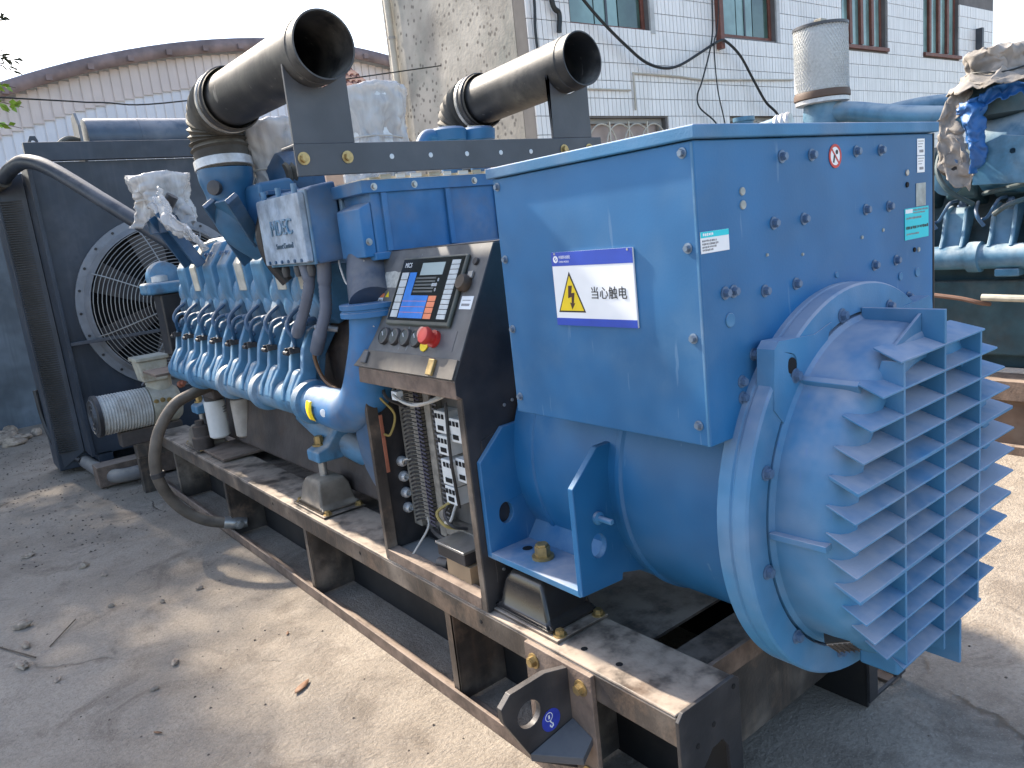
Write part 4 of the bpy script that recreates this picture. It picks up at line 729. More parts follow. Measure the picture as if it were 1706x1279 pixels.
# intake elbow of the left bank, diagonal carriers, top caps
ie = part('intake_elbow', M().tube(spline([(-.085,2.70,2.215),(-.085,2.70,2.11),(-.075,2.705,2.01),(-.03,2.715,1.93),(.06,2.72,1.86)],6), [.128,.128,.127,.125,.120,.114,.110]+[.106]*18, 28), mat('intake_blue', (.022,.115,.235), .42, var=.2, vscale=5, dust=.4, dustcol=(.3,.33,.35), grime=.2), en)
part('elbow_block', M().prism([(-.04,2.12),(.12,2.14),(.25,1.95),(.05,1.82),(-.05,1.86)], 'y', 2.42, 2.80), MATS['intake_blue'], ie, .02); part('elbow_port', M().lathe([(.03,0),(.034,.01),(.034,.03),(.02,.032)], (-.17,2.60,2.12), (-.8,-.6,.1), 14), BLACK, ie)
for A_,B_ in (((-.12,4.025,2.10),(.05,4.07,1.785)),((-.12,3.836,2.117),(.05,3.808,1.777)),((-.21,2.638,2.06),(.03,2.941,1.771)),((-.21,2.322,2.051),(.03,2.699,1.825))): part('carrier_bar', M().beam(A_, B_, .026, .06, (-.9,0,-.45)), ENGD, en, .004)
part('carrier_plate', M().add([(-.19,2.62,2.055),(-.19,2.34,2.05),(.045,2.71,1.825),(.045,2.93,1.775),(-.175,2.62,2.065),(-.175,2.34,2.06),(.06,2.71,1.835),(.06,2.93,1.785)], [(0,1,2,3),(7,6,5,4),(0,4,5,1),(1,5,6,2),(2,6,7,3),(3,7,4,0)]), MATS['intake_blue'], en)
part('carrier_plate', M().add([(-.105,4.015,2.10),(-.105,3.846,2.117),(.07,3.815,1.785),(.07,4.06,1.79),(-.09,4.015,2.11),(-.09,3.846,2.127),(.085,3.815,1.795),(.085,4.06,1.80)], [(0,1,2,3),(7,6,5,4),(0,4,5,1),(1,5,6,2),(2,6,7,3),(3,7,4,0)]), ENGD, en)
part('carrier_stub', M().tube([(-.11,3.86,2.08),(-.04,3.80,2.20)], .035, 14), BLACK, en)
part('valley_cover', M().box(.34,.81,2.31,4.6,1.60,1.95), ENGD, en, .03); part('turbo_housing', M().lathe([(.05,0),(.16,.02),(.2,.1),(.17,.2),(.1,.24)], (.33,2.62,2.10), NX, 24), ENGD, en)
part('bracket_plate', M().box(-.04,.18,2.33,2.58,2.055,2.075), ENGD, en, .004)
for k in range(3): part('corrugated_hose', M().lathe([(.055,0),(.065,.012),(.055,.024)], (.12+.026*k,2.50,2.15), UX, 18), RUB, en)
for x in (.88,1.06):
    cp = part('breather_cap', M().lathe([(.05,2.05),(.055,2.24),(.09,2.25),(.095,2.30),(.08,2.312)], (x,2.2,0), UZ, 28), ENGB, en); part('cap_handle', M().beam((x-.05,2.2,2.318),(x+.05,2.2,2.318), .015, .014), STEEL, cp)
part('breather_pipe', M().tube(spline([(.70,2.2,2.19),(.75,2.2,2.27),(.83,2.2,2.27)],6), .035, 12), ENGB, en)

# ================================================================== AIR PIPES, SUPPORT BEAM
sb = thing('pipe_support', 'dark grey cross beam with two upright plates holding the big open pipes', 'support beam', (CX,1.6,2.05))
part('beam', M().prism([(1.60,2.056),(1.60,2.17),(1.72,2.17),(1.72,2.160),(1.612,2.160),(1.612,2.056)], 'x', -.205, 1.345), GREYB, sb, .003)
for x0,x1,xt0,xt1,cxx in ((-.203,.040,-.20,.041,-.088),(1.042,1.284,1.05,1.285,1.152)):
    arc = [(cxx+.119*cos(t), 2.482+.119*sin(t)) for t in [radians(200+i*14) for i in range(11)]]
    part('upright_plate', M().prism([(x0,2.1705),(xt0-.0,2.44)]+arc+[(xt1,2.43),(x1,2.1705)], 'y', 1.602, 1.614), GREYB, sb, .002)
for x in (-.175,.0,1.1,1.26): bolt(sb, (x,1.5995,2.118), NY, .016, .018, BRASS)
for x in (.19,.37,.55,.73,.90): disc(sb, 'slot_hole', (x,1.5995,2.115), NY, .010, ALU, .001)
def pipe(label, A, B, sleeve, group):
    t = thing('air_pipe', label, 'pipe', B, group); A, B = Vector(A), Vector(B); d = (B-A).normalized()
    part('steel_pipe', M().lathe([(.117,0),(.117,(B-A).length),(.111,(B-A).length),(.111,0)], A, d, 56, True), PIPE, t)
    part('rim_band', M().lathe([(.1172,.06),(.1195,.062),(.1195,.085),(.1172,.087)], A, d, 48, True), PIPE, t); part('weld_seam', M().box(-.002,.002,0,1,-.002,.002).add([],[]), PIPE, t) if False else None
    P_ = spline(sleeve, 8); n = len(P_)
    part('rubber_sleeve', M().tube(P_, [.126+.010*sin(i*2.2)*(1 if 8 < i < n-10 else .15)+(.006 if i < 8 else 0) for i in range(n)], 36, False), RUB, t)
    for q, dd in ((P_[3], P_[4]-P_[2]), (P_[7], P_[8]-P_[6])): part('hose_clamp', M().lathe([(.130,-.012),(.140,-.010),(.140,.010),(.130,.012)], q, dd, 36, True), BLACK if q is P_[3] else STEEL, t)
    part('hose_clamp', M().lathe([(.125,-.022),(.134,-.02),(.134,.02),(.125,.022)], P_[-4], P_[-3]-P_[-5], 36, True), ALU, t)
    return t
pipe('large open sooty pipe in the upper left with rubber elbow sleeve', (-.088,1.48,2.482), (-.088,2.58,2.49), [(-.088,2.42,2.489),(-.088,2.52,2.489),(-.088,2.62,2.482),(-.088,2.69,2.44),(-.087,2.715,2.37),(-.085,2.71,2.29),(-.085,2.70,2.205)], 'open air pipes on the engine')
pipe('open brown pipe above the middle of the engine against the building', (1.15,1.48,2.49), (1.15,2.35,2.45), [(1.15,2.22,2.456),(1.15,2.30,2.452),(1.15,2.38,2.44),(1.15,2.44,2.39),(1.15,2.46,2.30),(1.15,2.46,2.22),(1.15,2.46,2.10)], 'open air pipes on the engine')

# ================================================================== RADIATOR
YR = 6.6
rd = thing('radiator', 'tall dark slate radiator with caged fan at the far end', 'radiator', (CX,YR,0))
part('shroud_panel', M().prism([(-.36,.22),(1.50,.22),(1.50,2.77),(-.36,2.77)], 'y', YR, YR+.03, [circ(.54,1.47,.70,64)]), RADB, rd, .004)
part('top_flange', M().box(-.38,1.52,YR-.05,YR+.02,2.775,2.93), RADB, rd, .006); part('side_flange', M().box(-.395,-.365,YR-.07,YR+.30,.2,2.77), RADB, rd, .003); part('side_flange', M().box(1.505,1.535,YR-.07,YR+.30,.2,2.77), RADB, rd, .003)
part('core_frame', M().prism([(-.62,.05),(1.77,.05),(1.77,2.66),(-.62,2.66)], 'y', YR+.35, YR+.75, [[(-.55,.2),(1.70,.2),(1.70,2.52),(-.55,2.52)]]), RADB, rd, .01)
co = part('core', M().box(-.55,1.70,YR+.42,YR+.68,.2,2.52), DARK, rd)
fn = M()
for i in range(110): z = .22+i*.0208; fn.box(-.60,-.40,YR+.31,YR+.345,z,z+.008)
part('core_fins', fn, BLACK, rd)['kind'] = 'stuff'
part('side_sheet', M().add([(-.40,YR+.30,.2),(-.40,YR+.30,2.72),(-.62,YR+.36,2.66),(-.62,YR+.36,.05),(-.39,YR+.32,.2),(-.39,YR+.32,2.72),(-.61,YR+.38,2.66),(-.61,YR+.38,.05)], [(0,1,2,3),(7,6,5,4),(0,4,5,1),(1,5,6,2),(2,6,7,3),(3,7,4,0)]), RADB, rd)
fr_ = part('fan_ring', M().lathe([(.70,.0),(.80,.0),(.80,-.03),(.735,-.035),(.705,-.12),(.695,-.12),(.695,0)], (.54,YR-.001,1.47), UY, 72, True), RINGG, rd)
for i in range(24): a = 2*pi*i/24; disc(fr_, 'ring_bolt', (.54+.77*cos(a),YR-.034,1.47+.77*sin(a)), NY, .012, BLACK, .008)
for i in range(21):
    r = .08+i*.0305; y = YR-.13-.26*(1-(r/.72)**2)**.5*(1 if r < .72 else 0)
    put('guard_wire', ('gw',i), lambda: M().tube([(r*cos(2*pi*k/48),r*sin(2*pi*k/48),0) for k in range(49)], .0034, 4, False).mesh('guard_wire', WIRE), rd, (.54,y,1.47), NY)
for i in range(8):
    a = 2*pi*i/8+.3; part('guard_spoke', M().tube([(.54+r*cos(a), YR-.135-.26*(max(0,1-(r/.72)**2))**.5, 1.47+r*sin(a)) for r in [.05+.067*k for k in range(11)]], .006, 5), WIRE, rd)
for i in range(7):
    a = 2*pi*i/7; c, s_ = cos(a), sin(a); T = Vector((-s_,0,c)); R_ = Vector((c,0,s_)); q = Vector((.54,YR-.03,1.47))
    part('fan_blade', M().add([q+R_*.14-T*.07+UY*-.03, q+R_*.66-T*.15+UY*-.05, q+R_*.66+T*.12+UY*.05, q+R_*.14+T*.07+UY*.03, q+R_*.14-T*.07+UY*-.018, q+R_*.66-T*.15+UY*-.038, q+R_*.66+T*.12+UY*.062, q+R_*.14+T*.07+UY*.042], [(0,1,2,3),(7,6,5,4),(0,4,5,1),(1,5,6,2),(2,6,7,3),(3,7,4,0)]), mat('fan_blade_grey', (.05,.05,.055), .5, dust=.4), rd, .003)
part('fan_hub', M().lathe([(.08,-.12),(.17,-.10),(.17,.04),(.06,.05)], (.54,YR-.03,1.47), UY, 24), BLACK, rd)
part('guard_strut', M().beam((-.36,YR-.06,1.22),(.30,YR-.42,1.25), .03, .03), RADB, rd, .004); part('guard_strut', M().beam((.15,YR-.05,.75),(.35,YR-.36,1.15), .06, .012), RINGG, rd)
part('dark_sheet', M().box(-.36,1.5,YR+.2,YR+.22,.22,2.75), DARK, rd)  # near-black sheet closing off the space behind the fan
tk = part('header_tank', M().lathe([(.05,.04),(.17,.05),(.175,.07),(.175,1.35),(.17,1.37),(.05,1.38)], (.12,YR+.35,3.01), UX, 32), TANK, rd)
part('tank_bracket', M().prism([(YR+.15,2.78),(YR+.15,3.1),(YR+.25,3.22),(YR+.4,3.2),(YR+.42,2.78)], 'x', .095, .118), RINGG, tk, .006); part('tank_strap', M().lathe([(.178,0),(.178,.03)], (.62,YR+.35,3.01), UX, 32), TANK, tk)
part('tank_hose', M().tube(spline([(.09,YR+.2,2.97),(.0,YR+.15,2.98),(-.09,YR+.12,2.92),(-.12,YR+.1,2.80)],6), .028, 10), RUB, rd)
part('lifting_eye', M().prism([(-.40,2.78),(-.36,2.88),(-.31,2.99),(-.27,2.99),(-.255,2.95),(-.255,2.78)], 'y', YR+.02, YR+.05, [circ(-.29,2.94,.018,12)]), RADB, rd, .004)
part('coolant_pipe', M().tube(spline([(-.72,YR+.5,2.60),(-.60,YR+.25,2.63),(-.50,YR-.05,2.72),(-.42,YR-.3,2.74),(-.30,YR-.6,2.64),(-.05,YR-1.15,2.30),(.20,5.0,1.98),(.30,4.75,1.85)],8), .058, 16), RADB, rd)
part('coolant_sleeve', M().tube([(-.66,YR+.38,2.61),(-.56,YR+.12,2.66)], .072, 16), RUB, rd)
part('skirt', M().box(-.36,1.5,YR-.02,YR-.01,.2,.6), RADB, rd)
for x in (-.28,1.4): part('leg', M().box(x-.06,x+.06,YR-.02,YR+.7,.0,.215), RADB, rd, .004)
part('drain_pipe', M().tube(spline([(-.42,7.3,.10),(-.40,6.9,.09),(-.36,6.3,.09),(-.30,6.0,.10),(-.1,5.95,.10)],6), .06, 14), mat('grey_pipe', (.16,.15,.15), .55, dust=.8), rd)
part('side_cable', M().tube(spline([(-.64,7.25,.80),(-.63,7.22,.5),(-.58,7.1,.22),(-.45,6.9,.12)],6), .022, 8), BLACK, rd)

# ================================================================== FILTER DRUM AND SEPARATOR BY THE RADIATOR
fd = thing('air_filter_drum', 'white pleated filter drum with dirty cream valve body in front of the radiator', 'filter', (-.15,5.75,0))
A, D = Vector((-.44,5.62,.70)), Vector((1,.05,-.02)).normalized()
part('pleated_body', M().lathe([(.155,.012)]+[(.155+.006*(i % 2), .012+i*.011) for i in range(1,36)]+[(.15,.40)], A, D, 40), PAPER, fd)
part('end_cap', M().lathe([(.02,-.012),(.06,-.004),(.10,-.01),(.145,-.008),(.168,.0),(.168,.03),(.15,.034)], A, D, 40), BLACK, fd)
for r in (.06,.10,.135): part('cap_ring', M().lathe([(r-.006,-.008),(r-.003,-.016),(r+.003,-.016),(r+.006,-.008)], A, D, 36), GREYB, fd)
part('valve_body', M().lathe([(.12,.0),(.16,.01),(.16,.20),(.13,.24),(.06,.26)], A+D*.40, D, 28), CREAM, fd); part('neck', M().lathe([(.10,0),(.10,.12)], (.08,5.65,.80), UZ, 18), CREAM, fd)
bxn = part('junction_box', M().prism([(-.05,.90),(-.075,1.07),(.155,1.07),(.135,.90)], 'y', 5.53, 5.75), CREAM, fd, .012); part('box_lid', M().box(-.09,.17,5.515,5.765,1.0705,1.105), CREAM, bxn, .01)
for x,z in ((.0,.74),(.05,.745),(.10,.735)): bolt(fd, (x,5.49,z), NY, .014, .012, BRASS)
part('stand', M().box(-.30,.18,5.55,5.68,.42,.54), BLOCK, fd, .01); part('outlet_hose', M().tube(spline([(.17,5.6,.96),(.3,5.5,.98),(.40,5.35,.92),(.44,5.2,.86)],6), .045, 12), HOSE, fd); part('small_hose', M().tube(spline([(.14,5.6,1.05),(.2,5.5,1.12),(.34,5.3,1.15),(.5,5.1,1.12)],6), .02, 8), RUB, fd)
part('brass_fitting', M().lathe([(.03,0),(.03,.03),(.02,.032),(.02,.06)], (.2,5.48,.84), (.4,-.8,.3), 12), COPPER, fd)

hz = thing('oil_hose', 'thick brown dusty hose looping from the engine filters to the ground', 'hose', (-.2,4.0,0))
part('hose', M().tube(spline([(.16,4.2,.985),(.03,4.08,.99),(-.10,4.02,.975),(-.22,4.0,.93),(-.33,4.0,.80),(-.385,4.0,.66),(-.40,4.0,.54),(-.385,4.0,.44),(-.34,4.0,.33),(-.27,3.98,.23),(-.17,3.95,.15),(-.06,3.92,.105)],7), .036, 16), HOSE, hz)
part('fitting', M().tube([(-.075,3.925,.112),(.01,3.90,.085),(.06,3.88,.08)], [.042,.042,.03], 14), STEEL, hz); bolt(hz, (.0,3.86,.09), NY, .022, .03, STEEL); part('clip', M().lathe([(.043,-.015),(.043,.015)], (-.395,4.0,.52), (-.1,0,1), 16), BLACK, hz)

# ================================================================== SECOND GENERATING SET (parallel, to the right)
DX = 4.04
s2 = thing('second_engine', 'teal second engine on the right with ribbed manifold and mesh air filter', 'engine', (DX+CX,1.8,0))
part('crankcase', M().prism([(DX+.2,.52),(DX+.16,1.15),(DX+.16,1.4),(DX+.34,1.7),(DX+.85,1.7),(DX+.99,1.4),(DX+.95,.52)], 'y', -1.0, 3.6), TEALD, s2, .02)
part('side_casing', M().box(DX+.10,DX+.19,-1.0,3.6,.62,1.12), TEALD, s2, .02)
m2p = part('exhaust_manifold', M().tube([(DX,-1,1.285),(DX,3.4,1.285)], .078, 24), TEAL, s2)
for y in (-.6,-.03,.54,.985,1.7,2.3): part('manifold_collar', M().lathe([(.078,-.04),(.098,-.035),(.10,0),(.098,.035),(.078,.04)], (DX,y,1.285), UY, 24), TEAL, s2)
part('drain_boss', M().box(DX-.05,DX+.05,.72,.86,1.16,1.21), TEAL, s2, .01)
run2 = M()
for s in (-1,1): run2.prism([(.14,1.62),(.04,1.60),(-.01,1.42),(-.05,1.35),(.0,1.34),(.05,1.42),(.16,1.55)], 'y', s*.062-.012, s*.062+.012)
run2.prism([(.15,1.61),(.07,1.57),(.03,1.42),(.0,1.33),(.06,1.32),(.17,1.5)], 'y', -.06, .06); r2m = run2.mesh('exhaust_runner', TEAL)
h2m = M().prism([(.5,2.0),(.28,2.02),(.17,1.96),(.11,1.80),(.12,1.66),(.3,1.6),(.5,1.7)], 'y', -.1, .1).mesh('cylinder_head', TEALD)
for i in range(14):
    y = -.60+.287*i; o_ = shared('exhaust_runner', r2m, (DX,y,0), s2, .008); shared('cylinder_head', h2m, (DX,y,0), s2, .02)
    bolt(s2, (DX+.06,y-.03,1.615), (-.3,0,1), .02, .03, BOLT); shared('injector_hose', hosem, (DX-.01,y+.1,.17), s2); shared('fuel_line', linem, (DX-.03,y+.1,.10), s2)
part('turbo_case', M().lathe([(.06,0),(.24,.03),(.26,.20),(.24,.42),(.1,.46)], (DX+.15,.55,1.92), UY, 28), TEAL, s2); part('turbo_cover', M().lathe([(.10,0),(.22,.03),(.22,.28),(.15,.32)], (DX+.12,.90,2.12), UZ, 24), TEALD, s2)
part('intake_duct', M().tube(spline([(4.3,2.18,2.38),(4.3,1.95,2.36),(4.3,1.6,2.27),(4.3,1.25,2.20),(4.35,.9,2.15)],6), [.072]*25, 20), TEAL, s2)
part('air_filter_base', M().tube([(4.3,2.16,2.22),(4.3,2.16,2.36),(4.3,2.16,2.47)], [.13,.14,.13], 24), TEAL, s2)
af = part('air_filter', M().lathe([(.185,2.54)]+[(.185+.003*(i % 2), 2.545+i*.016) for i in range(27)]+[(.18,2.985)], (4.3,2.16,0), UZ, 40), MESHW, s2)
wr = M()
for k in range(48):
    a = 2*pi*k/48
    for sg_ in (1,-1):
        wr.tube([(4.3+.191*cos(a+sg_*.5*t/6*pi), 2.16+.191*sin(a+sg_*.5*t/6*pi), 2.545+.44*t/6) for t in range(7)], .0022, 4, False)
part('wire_mesh', wr, MESHW, af)['kind'] = 'stuff'
part('filter_rim', M().lathe([(.19,2.485),(.20,2.49),(.20,2.52),(.194,2.54)], (4.3,2.16,0), UZ, 36), mat('brown_rim', (.10,.06,.04), .6), af); part('filter_band', M().lathe([(.175,2.45),(.19,2.455),(.19,2.483)], (4.3,2.16,0), UZ, 36), ALU, af)
part('filter_top', M().lathe([(.197,2.985),(.197,3.005),(.15,3.012)], (4.3,2.16,0), UZ, 36), GREYB, af); part('top_clip', M().box(4.18,4.26,2.08,2.14,3.008,3.035), CREAM, af, .004); part('top_clip', M().box(4.33,4.38,2.12,2.18,3.008,3.03), GREYB, af, .004)
part('hose_coupling', M().lathe([(.07,0),(.08,.02),(.07,.04),(.08,.06),(.07,.08),(.08,.10),(.07,.12)], (4.20,2.36,2.36), (-.25,1,-.1), 20), ALU, s2); part('connector_pipe', M().tube(spline([(4.17,2.48,2.35),(4.1,2.75,2.3),(4.05,3.0,2.2)],5), .06, 14), TEAL, s2); part('vent_cap', M().lathe([(.07,2.2),(.075,2.42),(.085,2.43),(.085,2.46)], (4.15,2.75,0), UZ, 20), TEAL, s2)
part('rear_duct', M().tube(spline([(4.46,1.95,2.30),(4.55,1.55,2.33),(4.65,1.2,2.30)],5), .06, 14), TEAL, s2)
for y_,z_,r_ in ((.62,1.80,.10),(1.15,1.78,.09),(1.32,1.95,.08)): part('turbo_flange', M().lathe([(r_*.6,0),(r_,.01),(r_,.035),(r_*.7,.04),(r_*.7,.10)], (DX-.02,y_,z_), (1,.2,0), 22), TEAL, s2)
for y_ in (.58,.74,.90,1.06): bolt(s2, (DX-.10,y_,1.90+.05*sin(y_*9)), NX, .022, .03, BOLT)
for pts in ([(DX+.02,.5,1.66),(DX-.06,.62,1.72),(DX-.06,.8,1.70),(DX+.02,.95,1.68)], [(DX,1.0,1.62),(DX-.07,1.12,1.72),(DX-.05,1.2,1.85),(DX+.05,1.22,2.0)], [(DX-.02,.7,1.63),(DX-.08,.78,1.60),(DX-.06,.86,1.55)], [(DX+.0,.40,1.70),(DX-.08,.55,1.78),(DX-.08,.72,1.98)]): part('oil_line', M().tube(spline(pts,6), .016, 8), TEALD, s2)
part('heat_shield', M().prism([(.60,1.72),(.60,1.98),(.80,2.02),(.96,1.96),(.96,1.74)], 'x', DX-.13, DX-.12), TEAL, s2, .006); part('actuator', M().lathe([(.05,0),(.07,.01),(.07,.06),(.04,.08)], (DX-.05,1.10,1.88), NX, 20), BLACK, s2)
part('base_rail', M().box(DX-.05,DX+.2,-1.2,4.2,.36,.49), RUST, s2, .006); part('base_rail', M().box(DX-.05,DX+.2,-1.2,4.2,.0,.06), RUST, s2, .004); part('base_web', M().box(DX+.0,DX+.03,-1.2,4.2,.061,.359), mat('brown_skid', (.13,.085,.06), .75, var=.3, vscale=4, dust=.6), s2)
part('dip_tube', M().tube(spline([(DX-.08,1.30,1.06),(DX-.09,1.05,1.03),(DX-.08,.93,1.0),(DX,.9,.98)],5), .015, 8), mat('rust_tube', (.18,.10,.07), .7), s2); part('drain_tube', M().tube([(DX-.12,.90,1.04),(DX-.12,.60,1.03)], .022, 10), CREAM, s2)

# tarpaulin on the second engine: a bunched cap tied with string, a hanging canvas flap and a blue strip
def cloth(name, fn, nu, nv, mt, parent, th=.006, wrap=False): return part(name, M().grid(fn, nu, nv, wrap), mt, parent, 0, 60, solid=th)
import mathutils
nz = mathutils.noise
def wob(p, s, a): return Vector((nz.noise(Vector(p)*s), nz.noise(Vector(p)*s+Vector((9,3,1))), nz.noise(Vector(p)*s+Vector((1,7,5)))))*a
def ridg(p, s, a): return Vector([(.5-abs(nz.noise(Vector(p)*s+o)))*a for o in (Vector((0,0,0)),Vector((9,3,1)),Vector((1,7,5)))])
def curve(pts, v):
    k = v*(len(pts)-1); i = min(int(k), len(pts)-2); t = k-i; t = t*t*(3-2*t)*.4+t*.6; return Vector((0,*pts[i])).lerp(Vector((0,*pts[i+1])), t)
def sheet(x, Lp, Rp, bow, seedv):
    def f(u, v):
        p = curve(Lp, v).lerp(curve(Rp, v), u); p.x = x-bow*sin(u*pi)*sin(.4+v*2.4)-.03*sin(u*5+seedv); q = p+Vector((seedv,0,0)); return p+ridg(q, 7, .06)+ridg(q, 15, .028)+ridg(q, 34, .010)-Vector((.02,.02,.02))
    return f
tp = thing('tarpaulin', 'grey canvas and blue tarpaulin tied over the second engine turbocharger', 'tarpaulin', (4.05,.9,1.75))
def cap(u, v):
    a = 2*pi*u; r = .02+.15*min(1,v*3.2) if v < .32 else (.172-.022*sin((v-.32)*4.7) if v < .68 else .155+.28*(v-.68))
    p = Vector((4.02+r*cos(a), .87+r*sin(a)*1.05, 2.515-.05*v-.24*max(0,v-.25))); k = 1+.07*sin(a*9+v*3)*max(0,v-.2); p.x = 4.02+(p.x-4.02)*k; p.y = .87+(p.y-.87)*k
    return p+ridg(p, 9, .05)+ridg(p, 22, .022)-Vector((.015,.015,.0))
cloth('bunched_cap', cap, 80, 40, TARPG, tp, .004, True)
part('tie_string', M().tube([(4.02+.168*cos(a), .87+.172*sin(a), 2.385+.012*sin(3*a)) for a in [2*pi*i/30 for i in range(31)]], .005, 5), CABLE, tp)
cloth('canvas_flap', sheet(3.92, [(1.07,2.32),(1.14,2.197),(1.169,2.074),(1.161,1.925),(1.132,1.829),(1.042,1.751)], [(.96,2.30),(1.034,2.143),(1.006,2.031),(.964,1.909),(.942,1.788),(.955,1.698)], .06, 2.), 44, 60, TARPG, tp, .004)
cloth('blue_strip', sheet(3.86, [(1.011,2.237),(1.021,2.158),(1.003,2.074),(.968,1.99),(.947,1.898),(.939,1.801)], [(.862,2.257),(.877,2.167),(.876,2.063),(.874,1.959),(.886,1.872),(.906,1.793)], .03, 5.), 24, 50, TARPB, tp, .004)
cloth('blue_strip', sheet(3.87, [(.90,2.27),(.878,2.262),(.798,2.295),(.720,2.296),(.629,2.264),(.5,2.23)], [(.90,2.19),(.877,2.185),(.813,2.224),(.735,2.242),(.628,2.211),(.5,2.17)], .02, 8.), 14, 50, TARPB, tp, .004)

# ================================================================== PLASTIC WRAPS ON THE FIRST ENGINE
def crump(p, a): return wob(p, 8, a*1.1)+ridg(p, 14, a*1.6)+ridg(p, 31, a*.6)
def wrap_thing(label, c, rad, zt, zb, waist, skirt, seedv, tail=None):
    t = thing('plastic_wrap', label, 'plastic wrap', (c[0],c[1],zb), 'plastic bags over open ports')
    def f(u, v):
        a = 2*pi*u
        if v < .22: r = rad*(v/.22)**.7; z = zt+.008*sin(a*3)
        elif v < .30: r = rad*(1+.03*sin((v-.22)/.08*pi)); z = zt-.05*(v-.22)/.08
        elif v < .6: q = (v-.30)/.30; r = rad*(1-(1-waist)*q**1.5); z = zt-.05-(zt-zb)*.42*q
        else: q = (v-.6)/.4; r = rad*(waist+skirt*q); z = zt-.05-(zt-zb)*(.42+.5*q)
        w_ = max(0,(v-.3)/.7); k = 1+w_*(.16*sin(a*6+seedv)+.10*sin(a*11+v*4+seedv)); p = Vector((c[0]+r*k*cos(a), c[1]+r*k*sin(a), z+.05*sin(a*3+seedv)*w_*w_))
        return p+crump(p+Vector((seedv,0,0)), .012+.016*w_)
    cloth('bag', f, 90, 44, FILM, t, .0015, True)
    part('string', M().tube([(c[0]+rad*(waist+.02)*cos(a), c[1]+rad*(waist+.02)*sin(a), zt-.05-(zt-zb)*.42+.008*sin(2*a)) for a in [2*pi*i/24 for i in range(25)]], .005, 5), WIREW, t)
    if tail:
        def g(u, v): p = Vector(tail[0]).lerp(Vector(tail[1]), v)+Vector((0,-1,.15))*(u-.5)*(.34*(1-v)**.7+.05)+Vector((-.04*sin(v*4)-.025*sin(u*14),0,.02*sin(u*7))); return p+crump(p, .022)
        cloth('loose_tail', g, 30, 36, FILM, t, .0015)
    return t
wrap_thing('crumpled clear plastic bag on the front port, leftmost of the three', (-.03,4.10,0), .175, 2.345, 2.10, .85, .12, 1.3, ((-.13,3.86,2.19),(-.05,3.46,1.87)))
wrap_thing('clear plastic wrapping the port right beside the rubber elbow', (.17,2.72,0), .17, 2.42, 2.0, .72, .35, 4.1)
wrap_thing('tall dusty plastic wrap standing behind the cross beam near the building', (1.08,3.3,0), .225, 2.72, 2.12, .86, .12, 7.7)
tag(part('wrapped_stub', M().lathe([(.09,1.9),(.09,2.33),(.15,2.35),(.15,2.40)], (.17,2.72,0), UZ, 24), ENGD, en), None, None); part('wrapped_stub', M().lathe([(.17,1.6),(.17,2.62),(.21,2.64),(.21,2.69)], (1.08,3.3,0), UZ, 24), ALU, en)
part('wrapped_stub', M().lathe([(.10,2.0),(.12,2.26),(.15,2.28),(.15,2.325)], (-.03,4.10,0), UZ, 24), ENGD, en)

# ================================================================== LOOSE BITS ON THE GROUND
def pebble(x, y, r, label, sy=.7, mt=STONE, flat=.6):
    rn = random.uniform(0,3); b = M().sphere((0,0,0), (r, r*sy, r*flat), 9, 6, .22); o_ = part('stone', b, mt, None, 0, 0); o_.location = (x,y,r*flat*.8); o_.rotation_euler = (0,0,rn); tag(o_, label, 'stone', 'loose stones on the yard'); return o_
for x,y,r,l in ((-1.28,3.58,.05,'flat pale stone near the left edge, farthest of the left three'),(-1.33,3.08,.045,'rounded tan stone lying nearest the left edge'),(-.78,2.51,.028,'dark lump standing alone in the middle of the yard'),(-1.22,2.80,.022,'small pale chip right of the tan stone'),(-.91,2.35,.02,'pale flake in front of the dark lump'),(-1.29,3.31,.04,'grey stone between the flat stone and the tan stone'),(-1.12,4.8,.045,'brownish stone in the upper left of the yard'),(-.88,4.23,.035,'reddish fragment along the thin concrete joint'),(-.87,3.45,.022,'dark fragment just below the concrete joint'),(-.45,3.26,.022,'dark scrap near the looping hose end'),(-.65,3.26,.02,'brown scrap between two dark fragments'),(-.81,3.97,.022,'small dark chip lying on the concrete joint')):
    pebble(x,y,r,l, random.uniform(.45,.75), STONE, random.uniform(.35,.6))
pile = M()
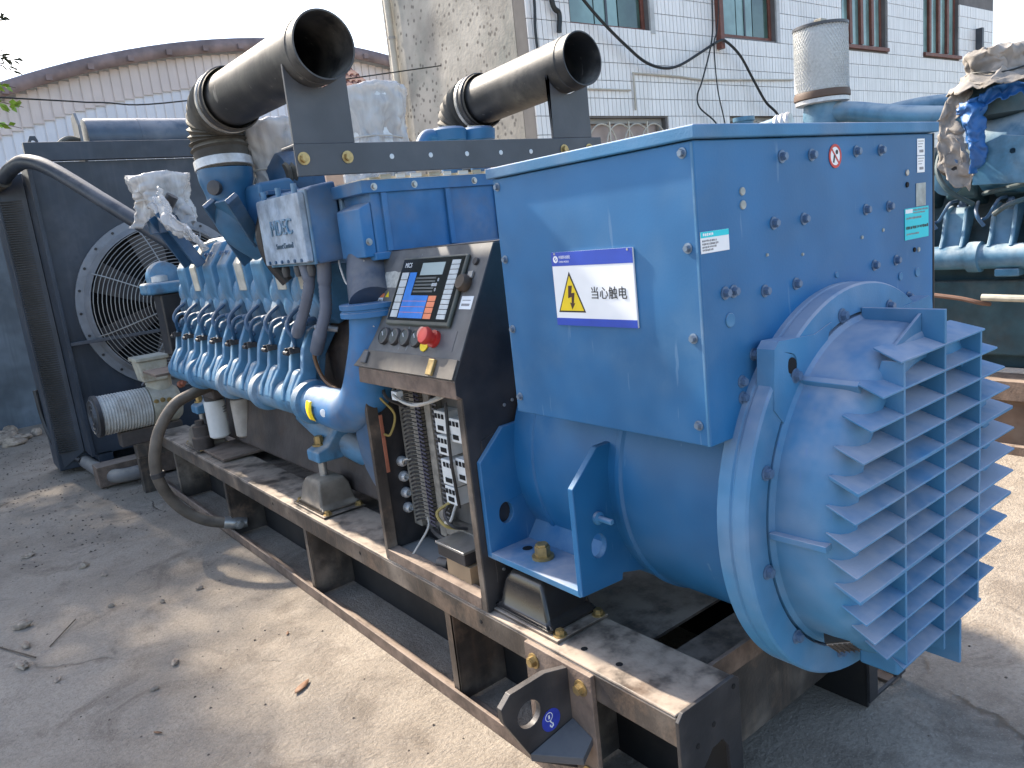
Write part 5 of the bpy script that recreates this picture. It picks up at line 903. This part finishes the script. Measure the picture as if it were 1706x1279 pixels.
for i in range(26): pile.sphere((-1.0+random.gauss(0,.22), 9.6+random.gauss(0,.3), .03), (random.uniform(.05,.16),random.uniform(.05,.14),random.uniform(.03,.08)), 8, 5, .12)
tag(part('rubble', pile, STONE, None, 0, 40), 'grey rubble heaped against the foot of the wall', 'rubble', None, 'stuff')
gt = M()
for i in range(1500):
    x = random.uniform(-2.6,1.6); y = random.uniform(-.2,9.5); 
    if i % 3 == 0: x = random.gauss(-.9,.5); y = random.uniform(4.5,9)
    if -.1 < x < 1.3 and y > .1: continue
    r = random.uniform(.002,.0065)*(1.6 if y > 4.5 else 1); gt.add([(x-r,y-r*.6,.001),(x+r,y-r*.7,.001),(x+r*.8,y+r,.001),(x-r*.6,y+r*.8,.001),(x,y,.001+r*.9)], [(0,1,4),(1,2,4),(2,3,4),(3,0,4),(3,2,1,0)])
tag(part('grit', gt, mat('grit_dark', (.13,.10,.08), .9, var=.6, vscale=30), None, 0, 0), 'dark grit and crumbs scattered over the yard', 'grit', None, 'stuff')
def dry_leaf(x, y, rz, s, label):
    b = M(); pts = [(-1,0),(-.5,.28),(.1,.32),(.6,.2),(1,0),(.6,-.22),(.1,-.3),(-.5,-.24)]
    b.add([(p[0]*s*cos(rz)-p[1]*s*sin(rz)+x, p[0]*s*sin(rz)+p[1]*s*cos(rz)+y, .004+.25*s*abs(p[1])+.12*s*p[0]*p[0]) for p in pts]+[(x,y,.004)], [(i,(i+1)%8,8) for i in range(8)])
    tag(part('dry_leaf', b, DLEAF, None, 0, 60, solid=.001), label, 'leaf', 'dry leaves on the yard')
dry_leaf(-.44,1.85,.6,.055,'large curled dry leaf in the sunlit patch beside the frame'); dry_leaf(-.30,2.35,1.1,.02,'small reddish leaf close to the lower frame rail'); dry_leaf(-.98,2.0,2.2,.022,'small dry leaf lying in open shade at lower left')
tag(part('twig', M().tube([(-1.40,3.42,.006),(-1.27,3.12,.01)], .004, 5), BARK), 'thin twig lying beside the tan stone', 'twig', 'twigs on the yard'); tag(part('twig', M().tube([(-1.2,3.20,.006),(-1.05,3.42,.012)], .003, 5), BARK), 'thin pale twig pointing away from the small pale chip', 'twig', 'twigs on the yard')
